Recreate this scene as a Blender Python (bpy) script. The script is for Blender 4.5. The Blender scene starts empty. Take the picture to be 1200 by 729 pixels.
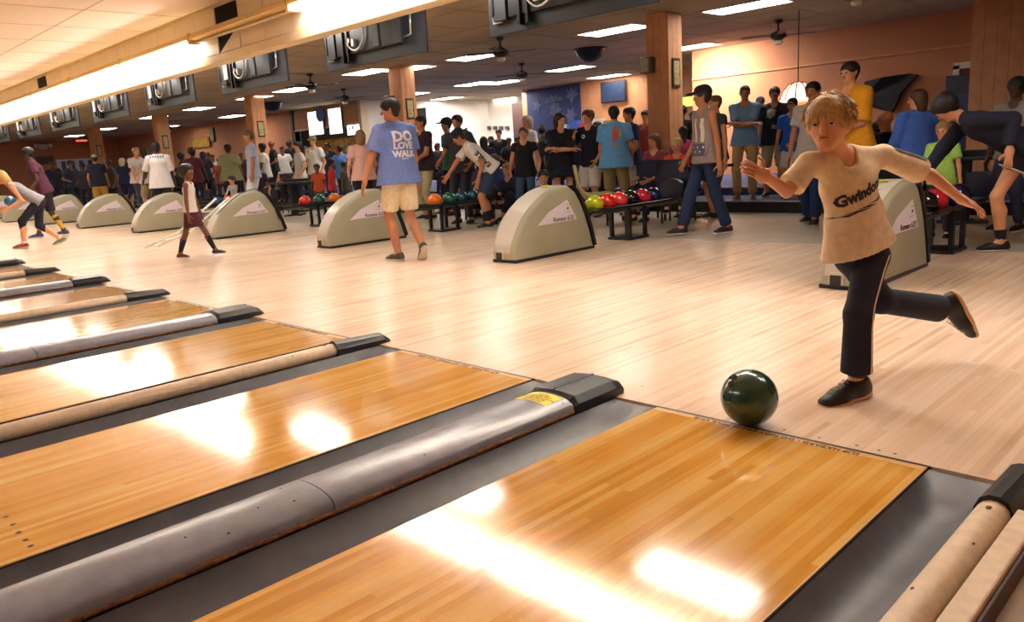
import bpy, bmesh, math, random
import numpy as np
from mathutils import Vector, Matrix, Quaternion
from mathutils.bvhtree import BVHTree
PI = math.pi
rnd = random.Random(7)
S = bpy.context.scene
C = S.collection
# ---------------- camera ----------------
cam_d = bpy.data.cameras.new('camera'); cam = bpy.data.objects.new('camera', cam_d); C.objects.link(cam)
RIGHT = Vector((0.7047367, 0.7068519, -0.0608819)); DOWN = Vector((0.0995440, -0.1834797, -0.9779704)); FWD = Vector((-0.7024508, 0.6831512, -0.1996678))
CAM = Vector((1.82845, -2.592655, 1.0848))
FPX = 912.3547
cam.matrix_world = Matrix(((RIGHT.x, -DOWN.x, -FWD.x, CAM.x), (RIGHT.y, -DOWN.y, -FWD.y, CAM.y), (RIGHT.z, -DOWN.z, -FWD.z, CAM.z), (0, 0, 0, 1)))
cam_d.sensor_width = 36; cam_d.lens = 36 * FPX / 1200; cam_d.clip_start = 0.05; cam_d.clip_end = 200
S.camera = cam
# ---------------- world, exposure ----------------
W = bpy.data.worlds.new('world'); S.world = W; W.use_nodes = True
W.node_tree.nodes['Background'].inputs[0].default_value = (1.0, 0.95, 0.90, 1); W.node_tree.nodes['Background'].inputs[1].default_value = 0.17
S.view_settings.view_transform = 'Standard'; S.view_settings.look = 'None'; S.view_settings.gamma = 1; S.view_settings.use_curve_mapping = False
S.view_settings.exposure = 0.62
TUBE_W = 34.0      # bulkhead strips
TROFFER_W = 13.0    # ceiling panels over the seating
def area(name, loc, sx, sy, power, color, rot=(0, 0, 0)):
    d = bpy.data.lights.new(name, 'AREA'); d.shape = 'RECTANGLE'; d.size = sx; d.size_y = sy; d.energy = power; d.color = color
    o = bpy.data.objects.new(name, d); C.objects.link(o); o.location = loc; o.rotation_euler = rot; return o
# rows of strip lamps over the lanes, out of frame above and behind the camera
for ly in (-5.5,):
    for lx in (-14, -8.5, -3):
        area('lane_lamp', (lx, ly, 3.0), 3.6, 0.3, 70, (1.0, 0.98, 0.98))
# ---------------- pixel to world (1200 x 729 photograph) ----------------
def ray(u, v): return RIGHT * (u - 600) + DOWN * (v - 364.5) + FWD * FPX
def PZ(u, v, z=0.0):
    d = ray(u, v); return CAM + d * ((z - CAM.z) / d.z)
def PYY(u, v, y):
    d = ray(u, v); return CAM + d * ((y - CAM.y) / d.y)
def PXX(u, v, x):
    d = ray(u, v); return CAM + d * ((x - CAM.x) / d.x)
# ---------------- materials ----------------
def nt(name):
    m = bpy.data.materials.new(name); m.use_nodes = True
    return m, m.node_tree, m.node_tree.nodes['Principled BSDF']
def L(t, a, b): t.links.new(a, b)
def node(t, ty, **kw):
    n = t.nodes.new(ty)
    for k, v in kw.items():
        if k.startswith('i_'): n.inputs[k[2:].replace('_', ' ')].default_value = v
        else: setattr(n, k, v)
    return n
def lin(c):
    return tuple(((x / 12.92) if x <= 0.04045 else ((x + 0.055) / 1.055) ** 2.4) for x in c)
def hexc(h): return lin(tuple(int(h[i:i + 2], 16) / 255 for i in (0, 2, 4)))
_mc = {}
def M(name, col, rough=0.6, metal=0.0, var=0.08, scale=18.0, bump=0.0, spec=0.5, emit=0, coat=0.0):
    if name in _mc: return _mc[name]
    if isinstance(col, str): col = hexc(col)
    m, t, b = nt(name)
    b.inputs['Roughness'].default_value = rough; b.inputs['Metallic'].default_value = metal
    b.inputs['Specular IOR Level'].default_value = spec; b.inputs['Coat Weight'].default_value = coat; b.inputs['Coat Roughness'].default_value = 0.08
    if var > 0:
        tc = node(t, 'ShaderNodeTexCoord'); n = node(t, 'ShaderNodeTexNoise', i_Scale=scale, i_Detail=3.0)
        L(t, tc.outputs['Object'], n.inputs['Vector'])
        mr = node(t, 'ShaderNodeMapRange'); mr.inputs[1].default_value = 0.3; mr.inputs[2].default_value = 0.7
        mr.inputs[3].default_value = 1 - var; mr.inputs[4].default_value = 1 + var; L(t, n.outputs[0], mr.inputs[0])
        mx = node(t, 'ShaderNodeVectorMath', operation='MULTIPLY'); mx.inputs[0].default_value = col[:3]; L(t, mr.outputs[0], mx.inputs[1]); L(t, mx.outputs[0], b.inputs['Base Color'])
        if bump:
            bp = node(t, 'ShaderNodeBump', i_Strength=bump, i_Distance=0.01); L(t, n.outputs[0], bp.inputs['Height']); L(t, bp.outputs[0], b.inputs['Normal'])
    else: b.inputs['Base Color'].default_value = (*col[:3], 1)
    if emit:
        b.inputs['Emission Color'].default_value = (*col[:3], 1); b.inputs['Emission Strength'].default_value = emit
    _mc[name] = m; return m
def emission(name, col, s):
    if name in _mc: return _mc[name]
    m, t, b = nt(name); b.inputs['Base Color'].default_value = (.9, .9, .9, 1)
    b.inputs['Emission Color'].default_value = (*col, 1); b.inputs['Emission Strength'].default_value = s; _mc[name] = m; return m

def wood(name, dark, mid, light, bw, seg, rough, joint=0.35, per_object=False, coat=0.0, tonek=0.42):
    """boards running along Y: tone per board and per length, fine grain, thin joints"""
    m, t, b = nt(name)
    g = node(t, 'ShaderNodeNewGeometry'); sp = node(t, 'ShaderNodeSeparateXYZ'); L(t, g.outputs['Position'], sp.inputs[0])
    def mth(op, a, bb=None, c=None):
        n = node(t, 'ShaderNodeMath', operation=op)
        for i, x in enumerate((a, bb, c)):
            if x is None: continue
            if isinstance(x, (int, float)): n.inputs[i].default_value = x
            else: L(t, x, n.inputs[i])
        return n.outputs[0]
    xb = mth('DIVIDE', sp.outputs[0], bw); xi = mth('FLOOR', xb)
    wn = node(t, 'ShaderNodeTexWhiteNoise', noise_dimensions='1D'); L(t, xi, wn.inputs['W'])
    yo = mth('ADD', mth('DIVIDE', sp.outputs[1], seg), mth('MULTIPLY', wn.outputs[0], 7.3)); yi = mth('FLOOR', yo)
    cb = node(t, 'ShaderNodeCombineXYZ'); L(t, xi, cb.inputs[0]); L(t, yi, cb.inputs[1])
    w2 = node(t, 'ShaderNodeTexWhiteNoise', noise_dimensions='2D'); L(t, cb.outputs[0], w2.inputs['Vector'])
    tone = w2.outputs[0]
    if per_object:
        oi = node(t, 'ShaderNodeObjectInfo'); tone = oi.outputs['Random']
    # grain stretched along y, different in each board
    gv = node(t, 'ShaderNodeCombineXYZ'); L(t, mth('MULTIPLY', sp.outputs[0], 50.0), gv.inputs[0]); L(t, mth('MULTIPLY', sp.outputs[1], 2.2), gv.inputs[1]); L(t, mth('MULTIPLY', tone, 40.0), gv.inputs[2])
    gn = node(t, 'ShaderNodeTexNoise', i_Scale=1.0, i_Detail=4.0, i_Roughness=0.6); L(t, gv.outputs[0], gn.inputs['Vector'])
    pv = node(t, 'ShaderNodeTexNoise', i_Scale=1.6, i_Detail=3.0); L(t, g.outputs['Position'], pv.inputs['Vector'])
    val = mth('ADD', mth('MULTIPLY', tone, tonek), mth('ADD', mth('MULTIPLY', gn.outputs[0], 0.30), mth('MULTIPLY', pv.outputs[0], 0.55 + (0.5 - tonek) * .8)))
    cr = node(t, 'ShaderNodeValToRGB'); e = cr.color_ramp.elements
    e[0].position = 0.22; e[0].color = (*dark, 1); e[1].position = 0.95; e[1].color = (*light, 1)
    x = e.new(0.55); x.color = (*mid, 1); L(t, val, cr.inputs[0])
    col = cr.outputs[0]
    if joint:
        fr = mth('FRACT', xb); j = mth('MINIMUM', fr, mth('SUBTRACT', 1.0, fr))
        jm = node(t, 'ShaderNodeMapRange'); jm.inputs[1].default_value = 0.0; jm.inputs[2].default_value = 0.05; jm.inputs[3].default_value = 1 - joint; jm.inputs[4].default_value = 1.0; L(t, j, jm.inputs[0])
        fy = mth('FRACT', yo); jy = node(t, 'ShaderNodeMapRange'); jy.inputs[1].default_value = 0.0; jy.inputs[2].default_value = 0.004 / seg; jy.inputs[3].default_value = 1 - joint; jy.inputs[4].default_value = 1.0; L(t, fy, jy.inputs[0])
        mm = node(t, 'ShaderNodeVectorMath', operation='SCALE'); L(t, col, mm.inputs[0]); L(t, mth('MULTIPLY', jm.outputs[0], jy.outputs[0]), mm.inputs['Scale']); col = mm.outputs[0]
    L(t, col, b.inputs['Base Color'])
    b.inputs['Roughness'].default_value = rough
    bp = node(t, 'ShaderNodeBump', i_Strength=0.03, i_Distance=0.002); L(t, gn.outputs[0], bp.inputs['Height']); L(t, bp.outputs[0], b.inputs['Normal'])
    b.inputs['Coat Weight'].default_value = coat; b.inputs['Coat Roughness'].default_value = 0.12
    _mc[name] = m; return m
# ---------------- mesh helpers ----------------
def obj(name, bm, mat, parent=None, smooth=False, kind=None, mats=None):
    if isinstance(bm, bmesh.types.BMesh):
        me = bpy.data.meshes.new(name); bmesh.ops.recalc_face_normals(bm, faces=bm.faces[:]); bm.to_mesh(me); bm.free()
    else: me = bm
    for mm in (mats or [mat]): me.materials.append(mm)
    if smooth is True:
        me.polygons.foreach_set('use_smooth', [True] * len(me.polygons))
    elif smooth: me.polygons.foreach_set('use_smooth', [True] * len(me.polygons)); me.set_sharp_from_angle(angle=math.radians(smooth))
    o = bpy.data.objects.new(name, me); C.objects.link(o)
    if parent: o.parent = parent
    if kind: o['kind'] = kind
    return o
def thing(name, label, cat, loc=(0, 0, 0), rz=0, group=None):
    o = bpy.data.objects.new(name, None); C.objects.link(o); o.location = loc; o.rotation_euler = (0, 0, rz)
    o.empty_display_size = 0.1; o['label'] = label; o['category'] = cat
    if group: o['group'] = group
    return o
def tag(o, label, cat, group=None):
    o['label'] = label; o['category'] = cat
    if group: o['group'] = group
    return o
def box(bm, x0, x1, y0, y1, z0, z1, M4=None, bev=0.0):
    r = bmesh.ops.create_cube(bm, size=1.0); vs = r['verts']
    for v in vs: v.co = Vector(((x0 + x1) / 2 + v.co.x * (x1 - x0), (y0 + y1) / 2 + v.co.y * (y1 - y0), (z0 + z1) / 2 + v.co.z * (z1 - z0)))
    if bev:
        es = list({e for v in vs for e in v.link_edges})
        rr = bmesh.ops.bevel(bm, geom=es, offset=bev, segments=2, profile=0.5, affect='EDGES'); vs = list({v for f in rr['faces'] for v in f.verts} | {v for v in vs if v.is_valid})
    if M4 is not None:
        for v in vs: v.co = M4 @ v.co
    return vs
def bx(name, x0, x1, y0, y1, z0, z1, mat, parent=None, bev=0.0, kind=None):
    bm = bmesh.new(); box(bm, x0, x1, y0, y1, z0, z1, None, bev); return obj(name, bm, mat, parent, kind=kind)
def tube(bm, pts, r, n=8, caps=True):
    pts = [Vector(p) for p in pts]; rr = r if isinstance(r, (list, tuple)) else [r] * len(pts); rings = []
    up = None
    for i, p in enumerate(pts):
        d = (pts[min(i + 1, len(pts) - 1)] - pts[max(i - 1, 0)]).normalized()
        if up is None: up = Vector((0, 0, 1)) if abs(d.z) < .9 else Vector((1, 0, 0))
        s = d.cross(up).normalized(); up = s.cross(d).normalized()
        rings.append([bm.verts.new(p + (s * math.cos(2 * PI * k / n) + up * math.sin(2 * PI * k / n)) * rr[i]) for k in range(n)])
    for a, b in zip(rings, rings[1:]):
        for k in range(n): bm.faces.new((a[k], a[(k + 1) % n], b[(k + 1) % n], b[k]))
    if caps: bm.faces.new(rings[0]); bm.faces.new(rings[-1])
def prism(bm, prof, axis, a0, a1, close=True):
    """extrude a 2-D profile along axis ('x' or 'y'); prof points are (other, z)"""
    f = (lambda p, a: (a, p[0], p[1])) if axis == 'x' else (lambda p, a: (p[0], a, p[1]))
    A = [bm.verts.new(f(p, a0)) for p in prof]; B = [bm.verts.new(f(p, a1)) for p in prof]; n = len(prof)
    for k in range(n if close else n - 1): bm.faces.new((A[k], A[(k + 1) % n], B[(k + 1) % n], B[k]))
    if close: bm.faces.new(A); bm.faces.new(B[::-1])
def lathe(bm, prof, n=20, M4=None):
    rings = []; vs = []
    for r, z in prof:
        rings.append([bm.verts.new((max(r, 1e-4) * math.cos(2 * PI * k / n), max(r, 1e-4) * math.sin(2 * PI * k / n), z)) for k in range(n)]); vs += rings[-1]
    for a, b in zip(rings, rings[1:]):
        for k in range(n): bm.faces.new((a[k], a[(k + 1) % n], b[(k + 1) % n], b[k]))
    bm.faces.new(rings[0]); bm.faces.new(rings[-1])
    if M4 is not None:
        for v in vs: v.co = M4 @ v.co
def sphere(bm, c, r, u=16, v=10, sc=(1, 1, 1)):
    bmesh.ops.create_uvsphere(bm, u_segments=u, v_segments=v, radius=1.0, matrix=Matrix.Translation(c) @ Matrix.Diagonal((r * sc[0], r * sc[1], r * sc[2], 1)))
def text_mesh(s, size, bold=0.0, align='CENTER', extrude=0.0):
    cu = bpy.data.curves.new('lettering', 'FONT'); cu.body = s; cu.size = size; cu.offset = bold; cu.align_x = align; cu.align_y = 'CENTER'; cu.extrude = extrude; cu.resolution_u = 2
    o = bpy.data.objects.new('tmp', cu); C.objects.link(o); dg = bpy.context.evaluated_depsgraph_get(); me = bpy.data.meshes.new_from_object(o.evaluated_get(dg))
    bpy.data.objects.remove(o); return me
def text_obj(name, s, size, M4, mat, parent=None, bold=0.0, align='CENTER'):
    me = text_mesh(s, size, bold, align, extrude=0.0006); me.transform(M4); o = obj(name, me, mat, parent); return o
def copy_tree(o, parent=None, **kw):
    c = o.copy(); C.objects.link(c)
    if parent is not None: c.parent = parent
    for ch in list(o.children): copy_tree(ch, c)
    for k, v in kw.items(): c[k] = v
    return c
# ================= setting =================
W_LANE = 1.0535; PITCH = 3.392; GB = 1.78; GUT = 0.235
CEIL = 3.05
lane_far = -8.0
m_lane = wood('lane_maple', hexc('b2781e'), hexc('dc9e3c'), hexc('f2c674'), 0.02701, 1.9, 0.09, 0.25, coat=0.6)
m_board = wood('lane_board_maple', hexc('b2781e'), hexc('dc9e3c'), hexc('f2c674'), 0.02701, 1.9, 0.09, 0.0, per_object=True, coat=0.6)
m_appr = wood('approach_maple', hexc('c49e80'), hexc('e3c5a9'), hexc('f0d8c2'), 0.02701, 1.1, 0.27, 0.16, coat=0.1, tonek=.45)
m_gut = M('gutter_grey_paint', '565a64', 0.42, var=0.14, scale=9, bump=0.15)
m_cap = M('cap_grey_paint', '868a98', 0.26, var=0.10, scale=14, bump=0.2)
m_wornw = M('worn_cap_edge_wood', '7a4f2a', 0.75, var=0.5, scale=60, bump=0.5)
m_black = M('black_plastic', '1d1e24', 0.38, var=0.15, scale=30)
m_dark = M('matte_black', '060606', 0.9, var=0)
m_cream = M('cream_tube_paint', 'e2cdb0', 0.5, var=0.10, scale=25, bump=0.2)
m_peach = M('peach_wall_paint', 'c4815a', 0.75, var=0.05, scale=2)
m_peachp = M('peach_panelling', 'd39366', 0.65, var=0.10, scale=6)
m_white = M('white_wall_paint', 'eadfd2', 0.8, var=0.03, scale=2)
m_ceil = M('ceiling_board', 'b09e80', 0.9, var=0.10, scale=0.8)
m_ceil2 = M('lane_ceiling_paint', 'efdfca', 0.8, var=0.03, scale=1)
m_bulk = M('bulkhead_panel_paint', 'efe0c4', 0.6, var=0.05, scale=3)
m_frame = M('cream_frame_paint', 'e4cfa8', 0.6, var=0.05, scale=3)
m_grey = M('grey_vinyl_floor', 'b9ad9a', 0.35, var=0.08, scale=4)
m_carpet = M('blue_patterned_carpet', '39406a', 0.9, var=0.6, scale=40)

# --- approach floor ---
def struct(name, x0, x1, y0, y1, z0, z1, mat): return bx(name, x0, x1, y0, y1, z0, z1, mat, kind='structure')
bm = bmesh.new(); box(bm, -46, 4.6, 0.012, 4.95, -0.12, 0.0); obj('floor', bm, m_appr, kind='structure')
struct('floor', -46, 4.6, 4.95, 8.0, -0.12, 0.002, m_grey)
# pit floor below the lanes, painted slab at right of the last gutter
struct('floor', -46, 1.7, lane_far, 0.012, -0.20, -0.12, M('pit_slab', '2a2623', 0.9))
struct('floor', 1.40, 4.6, lane_far, 0.012, -0.20, -0.03, M('side_slab_paint', 'b39a82', 0.6, var=0.12, scale=5))
# raised concourse: two carpeted steps with metal nosing
pl = struct('floor', -46, 4.6, 8.0, 9.1, -0.12, 0.17, m_carpet)
struct('floor', -46, 4.6, 9.1, 19.5, -0.12, 0.30, m_carpet)
struct('trim_1', -46, 4.6, 7.985, 8.03, 0.155, 0.176, M('nosing_metal', 'b8b4ac', 0.35, metal=0.6))
struct('trim_2', -46, 4.6, 9.085, 9.13, 0.285, 0.306, _mc['nosing_metal'])
struct('trim_3', -46, 4.6, 7.975, 7.99, 0.0, 0.155, M('black_riser', '101014', 0.5))
# approach markers: dots
bm = bmesh.new()
for u, v in ((919, 504), (960, 513), (1004, 522), (1049, 532), (858, 397), (752, 453), (1030, 528)):
    p = PZ(u, v, 0.0); bmesh.ops.create_circle(bm, cap_ends=True, segments=10, radius=0.006, matrix=Matrix.Translation((p.x, p.y, 0.0006)))
for k in range(-1, 6):
    for i in range(-3, 4):
        bmesh.ops.create_circle(bm, cap_ends=True, segments=8, radius=0.005, matrix=Matrix.Translation((0.527 - k * 1.74 + i * 0.13, 3.55, 0.0006)))
dots = obj('approach_dot', bm, M('dark_dot_inlay', '2c1c12', 0.5, var=0), kind='stuff'); tag(dots, 'small dark marker dots inlaid in the pale approach boards', 'marker'); 

# --- lanes ---
lanes = []   # left edges
for n in range(5):
    lanes.append(-n * PITCH); lanes.append(-n * PITCH - GB)
lanes.append(-5 * PITCH)
lane_desc = ['nearest the camera, under the rolling ball', 'second from the camera, left of the wide grey divider', 'third from the camera, beyond the cream tube divider', 'fourth from the camera, beyond the next wide grey divider']
m_strip = M('foul_strip_pale', 'd6a868', 0.35, var=0.05); m_line = M('foul_line_black', '0b0a0a', 0.4, var=0)
for i, x0 in enumerate(lanes):
    lab = ('maple bowling lane ' + lane_desc[i]) if i < 4 else 'far maple bowling lane, %s in the row counted from the camera' % ['', '', '', '', 'fifth', 'sixth', 'seventh', 'eighth', 'ninth', 'tenth', 'eleventh'][i]
    t = thing('bowling_lane', lab, 'lane', (0, 0, 0), 0, 'bowling lanes')
    x1 = x0 + W_LANE
    if i < 2:
        nb = 39; bw = W_LANE / nb; r2 = random.Random(50 + i)
        bx('lane_bed', x0, x1, lane_far, 0.0, -0.06, -0.0225, m_dark, t)
        meshes = {}
        for k in range(nb):
            ys = [0.0]; y = -r2.uniform(0.3, 1.9)
            while y > -3.6: ys.append(y); y -= r2.uniform(1.4, 3.2)
            ys.append(-3.6 if i == 0 else -5.2)
            for a, b_ in zip(ys, ys[1:]):
                o = None
                ln = a - b_; key = round(ln, 1)
                if key not in meshes:
                    bb = bmesh.new(); box(bb, 0, bw - 0.0003, -1, 0, -0.022, 0.0); me = bpy.data.meshes.new('plank'); bb.to_mesh(me); bb.free(); me.materials.append(m_board); meshes[key] = me
                o = bpy.data.objects.new('plank', meshes[key]); C.objects.link(o); o.parent = t
                o.location = (x0 + k * bw, a, 0); o.scale = (1, ln - 0.0006, 1)
        bm = bmesh.new()
        for k in range(nb): box(bm, x0 + k * bw, x0 + (k + 1) * bw - 0.0003, lane_far, (-3.6 if i == 0 else -5.2), -0.022, 0)
        obj('far_planks', bm, m_lane, t, kind='stuff')
    else:
        bm = bmesh.new(); nb = 39; bw = W_LANE / nb
        if i < 5:
            bx('lane_bed', x0, x1, lane_far, 0.0, -0.06, -0.0225, m_dark, t)
            for k in range(nb): box(bm, x0 + k * bw, x0 + (k + 1) * bw - 0.0004, lane_far, 0.0, -0.022, 0)
        else: box(bm, x0, x1, lane_far, 0, -0.05, 0)
        obj('planks', bm, m_lane, t, kind='stuff')
    # foul line and pale strip with its lettering
    bx('foul_line', x0 - 0.006, x1 + 0.006, -0.002, 0.012, -0.01, 0.0012, m_line, t)
    if i < 5:
        bx('foul_strip', x0 + 0.002, x1 - 0.002, -0.034, -0.001, -0.002, 0.0007, m_strip, t)
        text_obj('foul_lettering', 'SLIP HAZARD - DO NOT CROSS FOUL LINE', 0.030, Matrix.Translation((x0 + 0.52, -0.022, 0.0014)) @ Matrix.Rotation(PI, 4, 'Z') @ Matrix.Diagonal((1.12, 1, 1, 1)), m_line, t)
    # thin black edge seams
    bm = bmesh.new(); box(bm, x1 - 0.001, x1 + 0.004, lane_far, 0, -0.05, -0.003); box(bm, x0 - 0.004, x0 + 0.001, lane_far, 0, -0.05, -0.003); obj('edge_seam', bm, m_dark, t)
    bm = bmesh.new(); box(bm, x1 - 0.005, x1 - 0.0005, lane_far, -0.001, -0.002, 0.0009); obj('edge_strip', bm, M('pale_edge_strip', 'cfa36a', 0.4), t)
# arrows / marker dots on the lane
bm = bmesh.new()
for u, v in ((7, 606), (15, 615), (22, 624), (30, 633), (36, 640)):
    p = PZ(u, v, 0.0); bmesh.ops.create_circle(bm, cap_ends=True, segments=10, radius=0.009, matrix=Matrix.Translation((p.x, p.y, 0.0008)))
for u, v in ((985, 535), ):
    p = PZ(u, v, 0.0)
o = obj('lane_dot', bm, M('dark_dot_inlay', '2c1c12', 0.5, var=0)); tag(o, 'short row of dark aiming dots set in the second lane', 'marker')

# --- gutters ---
def gutter(x0, x1, label):
    bm = bmesh.new(); N = 12; ys = [0.0, -0.02, -0.06, -0.11, -0.16, -0.2, -0.5, -1.2, -2.0, -3.5, lane_far]; rows = []
    for y in ys:
        d = 0.070 * min(1.0, 0.06 + (-y) / 0.18 * 0.94)
        rows.append([bm.verts.new((x0 + (x1 - x0) * k / N, y, -0.006 - d * math.sin(PI * k / N) ** 0.7)) for k in range(N + 1)])
    for a, b_ in zip(rows, rows[1:]):
        for k in range(N): bm.faces.new((a[k], a[k + 1], b_[k + 1], b_[k]))
    r = bmesh.ops.extrude_face_region(bm, geom=bm.faces[:]); bmesh.ops.translate(bm, vec=(0, 0, -0.006), verts=[v for v in r['geom'] if isinstance(v, bmesh.types.BMVert)])
    o = obj('gutter', bm, m_gut, smooth=50); tag(o, label, 'gutter', 'grey lane gutters'); return o
k = 0
for i, x0 in enumerate(lanes[:9]):
    w = ['nearest', 'second', 'third', 'fourth', 'fifth', 'sixth', 'seventh', 'eighth', 'ninth'][i]
    gutter(x0 + W_LANE + 0.005, x0 + W_LANE + GUT - .008, 'grey painted gutter on the right side of the %s lane from the camera' % w)
    gutter(x0 - GUT + .008, x0 - 0.005, 'grey painted gutter on the left side of the %s lane from the camera' % w)
# --- wide grey dividers (ball return side) ---
def dome(xc, w, h, n=12, z0=0.0, pw=0.6):
    return [(xc + w / 2 * math.cos(PI * k / n), z0 + h * math.sin(PI * k / n) ** pw) for k in range(n + 1)]
def wide_cap(xc, i):
    where = ['between the two nearest lanes, yellow sticker on top', 'between the third and fourth lanes', 'between the fifth and sixth lanes', 'between the seventh and eighth lanes', 'between the ninth and tenth lanes'][i]
    t = thing('lane_divider', 'wide grey domed divider with black nose, ' + where, 'divider', (xc, 0, 0), 0, 'wide grey dividers')
    segs = [(-0.262, -1.42), (-1.424, -3.6), (-3.604, lane_far)]
    for a, b_ in segs:
        bm = bmesh.new(); pr = dome(0, 0.262, 0.052, 14, 0.012, 0.62); pr = pr + [(-0.131, -0.002), (0.131, -0.002)]
        prism(bm, pr, 'y', a, b_); obj('divider_cover', bm, m_cap, t, smooth=45)
    # worn brown edge mouldings and dark gap beneath
    for s in (-1, 1):
        bm = bmesh.new(); rr = random.Random(i * 3 + s); ys = [-0.268 - 0.06 * k for k in range(int((-0.268 - lane_far) / 0.06))]
        tube(bm, [(s * 0.131 + rr.uniform(-.0015, .0015), y, 0.006 + rr.uniform(-.002, .002)) for y in ys], [0.009 + rr.uniform(-.002, .002) for _ in ys], 6)
        obj('worn_edge', bm, m_wornw, t, smooth=True)
    bx('divider_base', -0.122, 0.122, lane_far, 0.0, -0.12, -0.004, m_dark, t)
    # black end cap: wedge nose with ridge
    bm = bmesh.new()
    secs = [(-0.262, 0.136, 0.062), (-0.24, 0.140, 0.078), (0.02, 0.140, 0.078), (0.075, 0.132, 0.058), (0.115, 0.105, 0.012)]
    rings = []
    for y, w, h in secs:
        rings.append([bm.verts.new(p) for p in ((-w, y, -0.004), (-w, y, h * 0.45), (-w * 0.80, y, h * 0.88), (-w * 0.2, y, h), (w * 0.2, y, h), (w * 0.80, y, h * 0.88), (w, y, h * 0.45), (w, y, -0.004))])
    for a, b_ in zip(rings, rings[1:]):
        for k in range(8): bm.faces.new((a[k], a[(k + 1) % 8], b_[(k + 1) % 8], b_[k]))
    bm.faces.new(rings[0]); bm.faces.new(rings[-1][::-1])
    bmesh.ops.bevel(bm, geom=bm.edges[:], offset=0.003, segments=1, affect='EDGES')
    obj('end_cap', bm, m_black, t)
    bm = bmesh.new()
    for y in (-0.235, 0.02): bmesh.ops.create_cone(bm, cap_ends=True, segments=8, radius1=0.006, radius2=0.005, depth=0.006, matrix=Matrix.Translation((0.0, y, 0.078)))
    box(bm, -0.001, 0.001, -0.25, 0.03, 0.076, 0.0788); obj('screw', bm, m_dark, t)
    bm = bmesh.new()
    for (x, y) in ((0.085, -1.02), (0.06, -1.52), (0.02, -1.62), (-0.06, -1.5), (0.10, -0.30), (0.09, -1.75), (0.03, -1.85)):
        z = 0.012 + 0.052 * math.sqrt(max(0, 1 - (x / 0.131) ** 2)) ** 0.62; bm = bmesh.new(); bmesh.ops.create_uvsphere(bm, u_segments=8, v_segments=4, radius=0.0055, matrix=Matrix.Translation((x, y, z - 0.001)) @ Matrix.Diagonal((1, 1, .3, 1))); obj('rivet', bm, m_dark, t)
    if i == 0:
        st = []
        bm = bmesh.new(); N = 8; A = []
        def surf(x, y, up=0.0012):
            c = max(-1, min(1, x / 0.131)); return (x, y, 0.012 + 0.052 * (math.sqrt(1 - c * c) ** 0.62) + up)
        for j in range(N + 1):
            x = -0.095 + 0.175 * j / N; A.append((bm.verts.new(surf(x, -0.275)), bm.verts.new(surf(x, -0.385))))
        for j in range(N): bm.faces.new((A[j][0], A[j + 1][0], A[j + 1][1], A[j][1]))
        stk = obj('warning_sticker', bm, M('yellow_sticker', 'ffe414', 0.35, var=0.04), t, smooth=True)
        for j, line in enumerate(('CAUTION', 'LANES ARE OILED', 'DO NOT CROSS FOUL LINE', 'FALL MAY RESULT', 'STAY OFF LANES')):
            me = text_mesh(line, 0.018, 0.0004, extrude=0.0002); me.transform(Matrix.Rotation(PI, 4, 'Z'))
            yy = -0.295 - j * 0.0185
            for v in me.vertices:
                q = surf(-0.0075 + v.co.x * 0.78, yy + v.co.y, 0.0018); v.co = q
            obj('sticker_lettering', me, M('sticker_ink', '7a5c00', 0.6, var=0), t)
    return t
for i in range(5): wide_cap(-0.3632 - i * PITCH, i)
# --- narrow tube dividers ---
def narrow_cap(xc, label, extra=False):
    t = thing('tube_divider', label, 'divider', (xc, 0, 0), 0, 'narrow tube dividers')
    bm = bmesh.new(); pr = [(0.043 * math.cos(2 * PI * k / 14), 0.022 + 0.040 * math.sin(2 * PI * k / 14)) for k in range(14)]
    prism(bm, pr, 'y', -0.275, lane_far); obj('tube_cover', bm, m_cream, t, smooth=50)
    bm = bmesh.new(); box(bm, -0.040, 0.040, lane_far, -0.01, -0.12, -0.012); obj('tube_base', bm, m_dark, t)
    bm = bmesh.new(); pr = [(0.050, -0.010), (0.050, 0.030), (0.036, 0.062), (0.014, 0.075), (-0.014, 0.075), (-0.036, 0.062), (-0.050, 0.030), (-0.050, -0.010)]
    prism(bm, pr, 'y', -0.278, 0.055)
    for v in bm.verts:
        if v.co.y > 0: v.co.z *= 0.75
    pr2 = [(x * 0.8, z * 0.25) for x, z in pr]
    B = [v for v in bm.verts if v.co.y > 0]
    nv = [bm.verts.new((x, 0.10, z)) for x, z in pr2]
    top = sorted(B, key=lambda v: 0)
    for k in range(8): bm.faces.new((B[k], B[(k + 1) % 8], nv[(k + 1) % 8], nv[k]))
    bm.faces.new(nv)
    obj('end_cap', bm, m_black, t)
    for q in (((0.0, -0.33, 0.062), 0.008), ((0.022, -0.55, 0.055), 0.005), ((-0.02, -0.85, 0.056), 0.005)):
        bm = bmesh.new(); sphere(bm, q[0], q[1], 8, 5, (1, 1.6, .35)); obj('rivet', bm, m_wornw, t)
    return t
for i in range(4):
    narrow_cap(-GB - GUT - 0.044 - i * PITCH, 'narrow cream tube divider between the %s lanes from the camera' % ['second and third', 'fourth and fifth', 'sixth and seventh', 'eighth and ninth'][i])
tr = narrow_cap(W_LANE + GUT + 0.020, 'thick cream tube divider with black end cap at the right edge of the nearest gutter')
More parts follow.
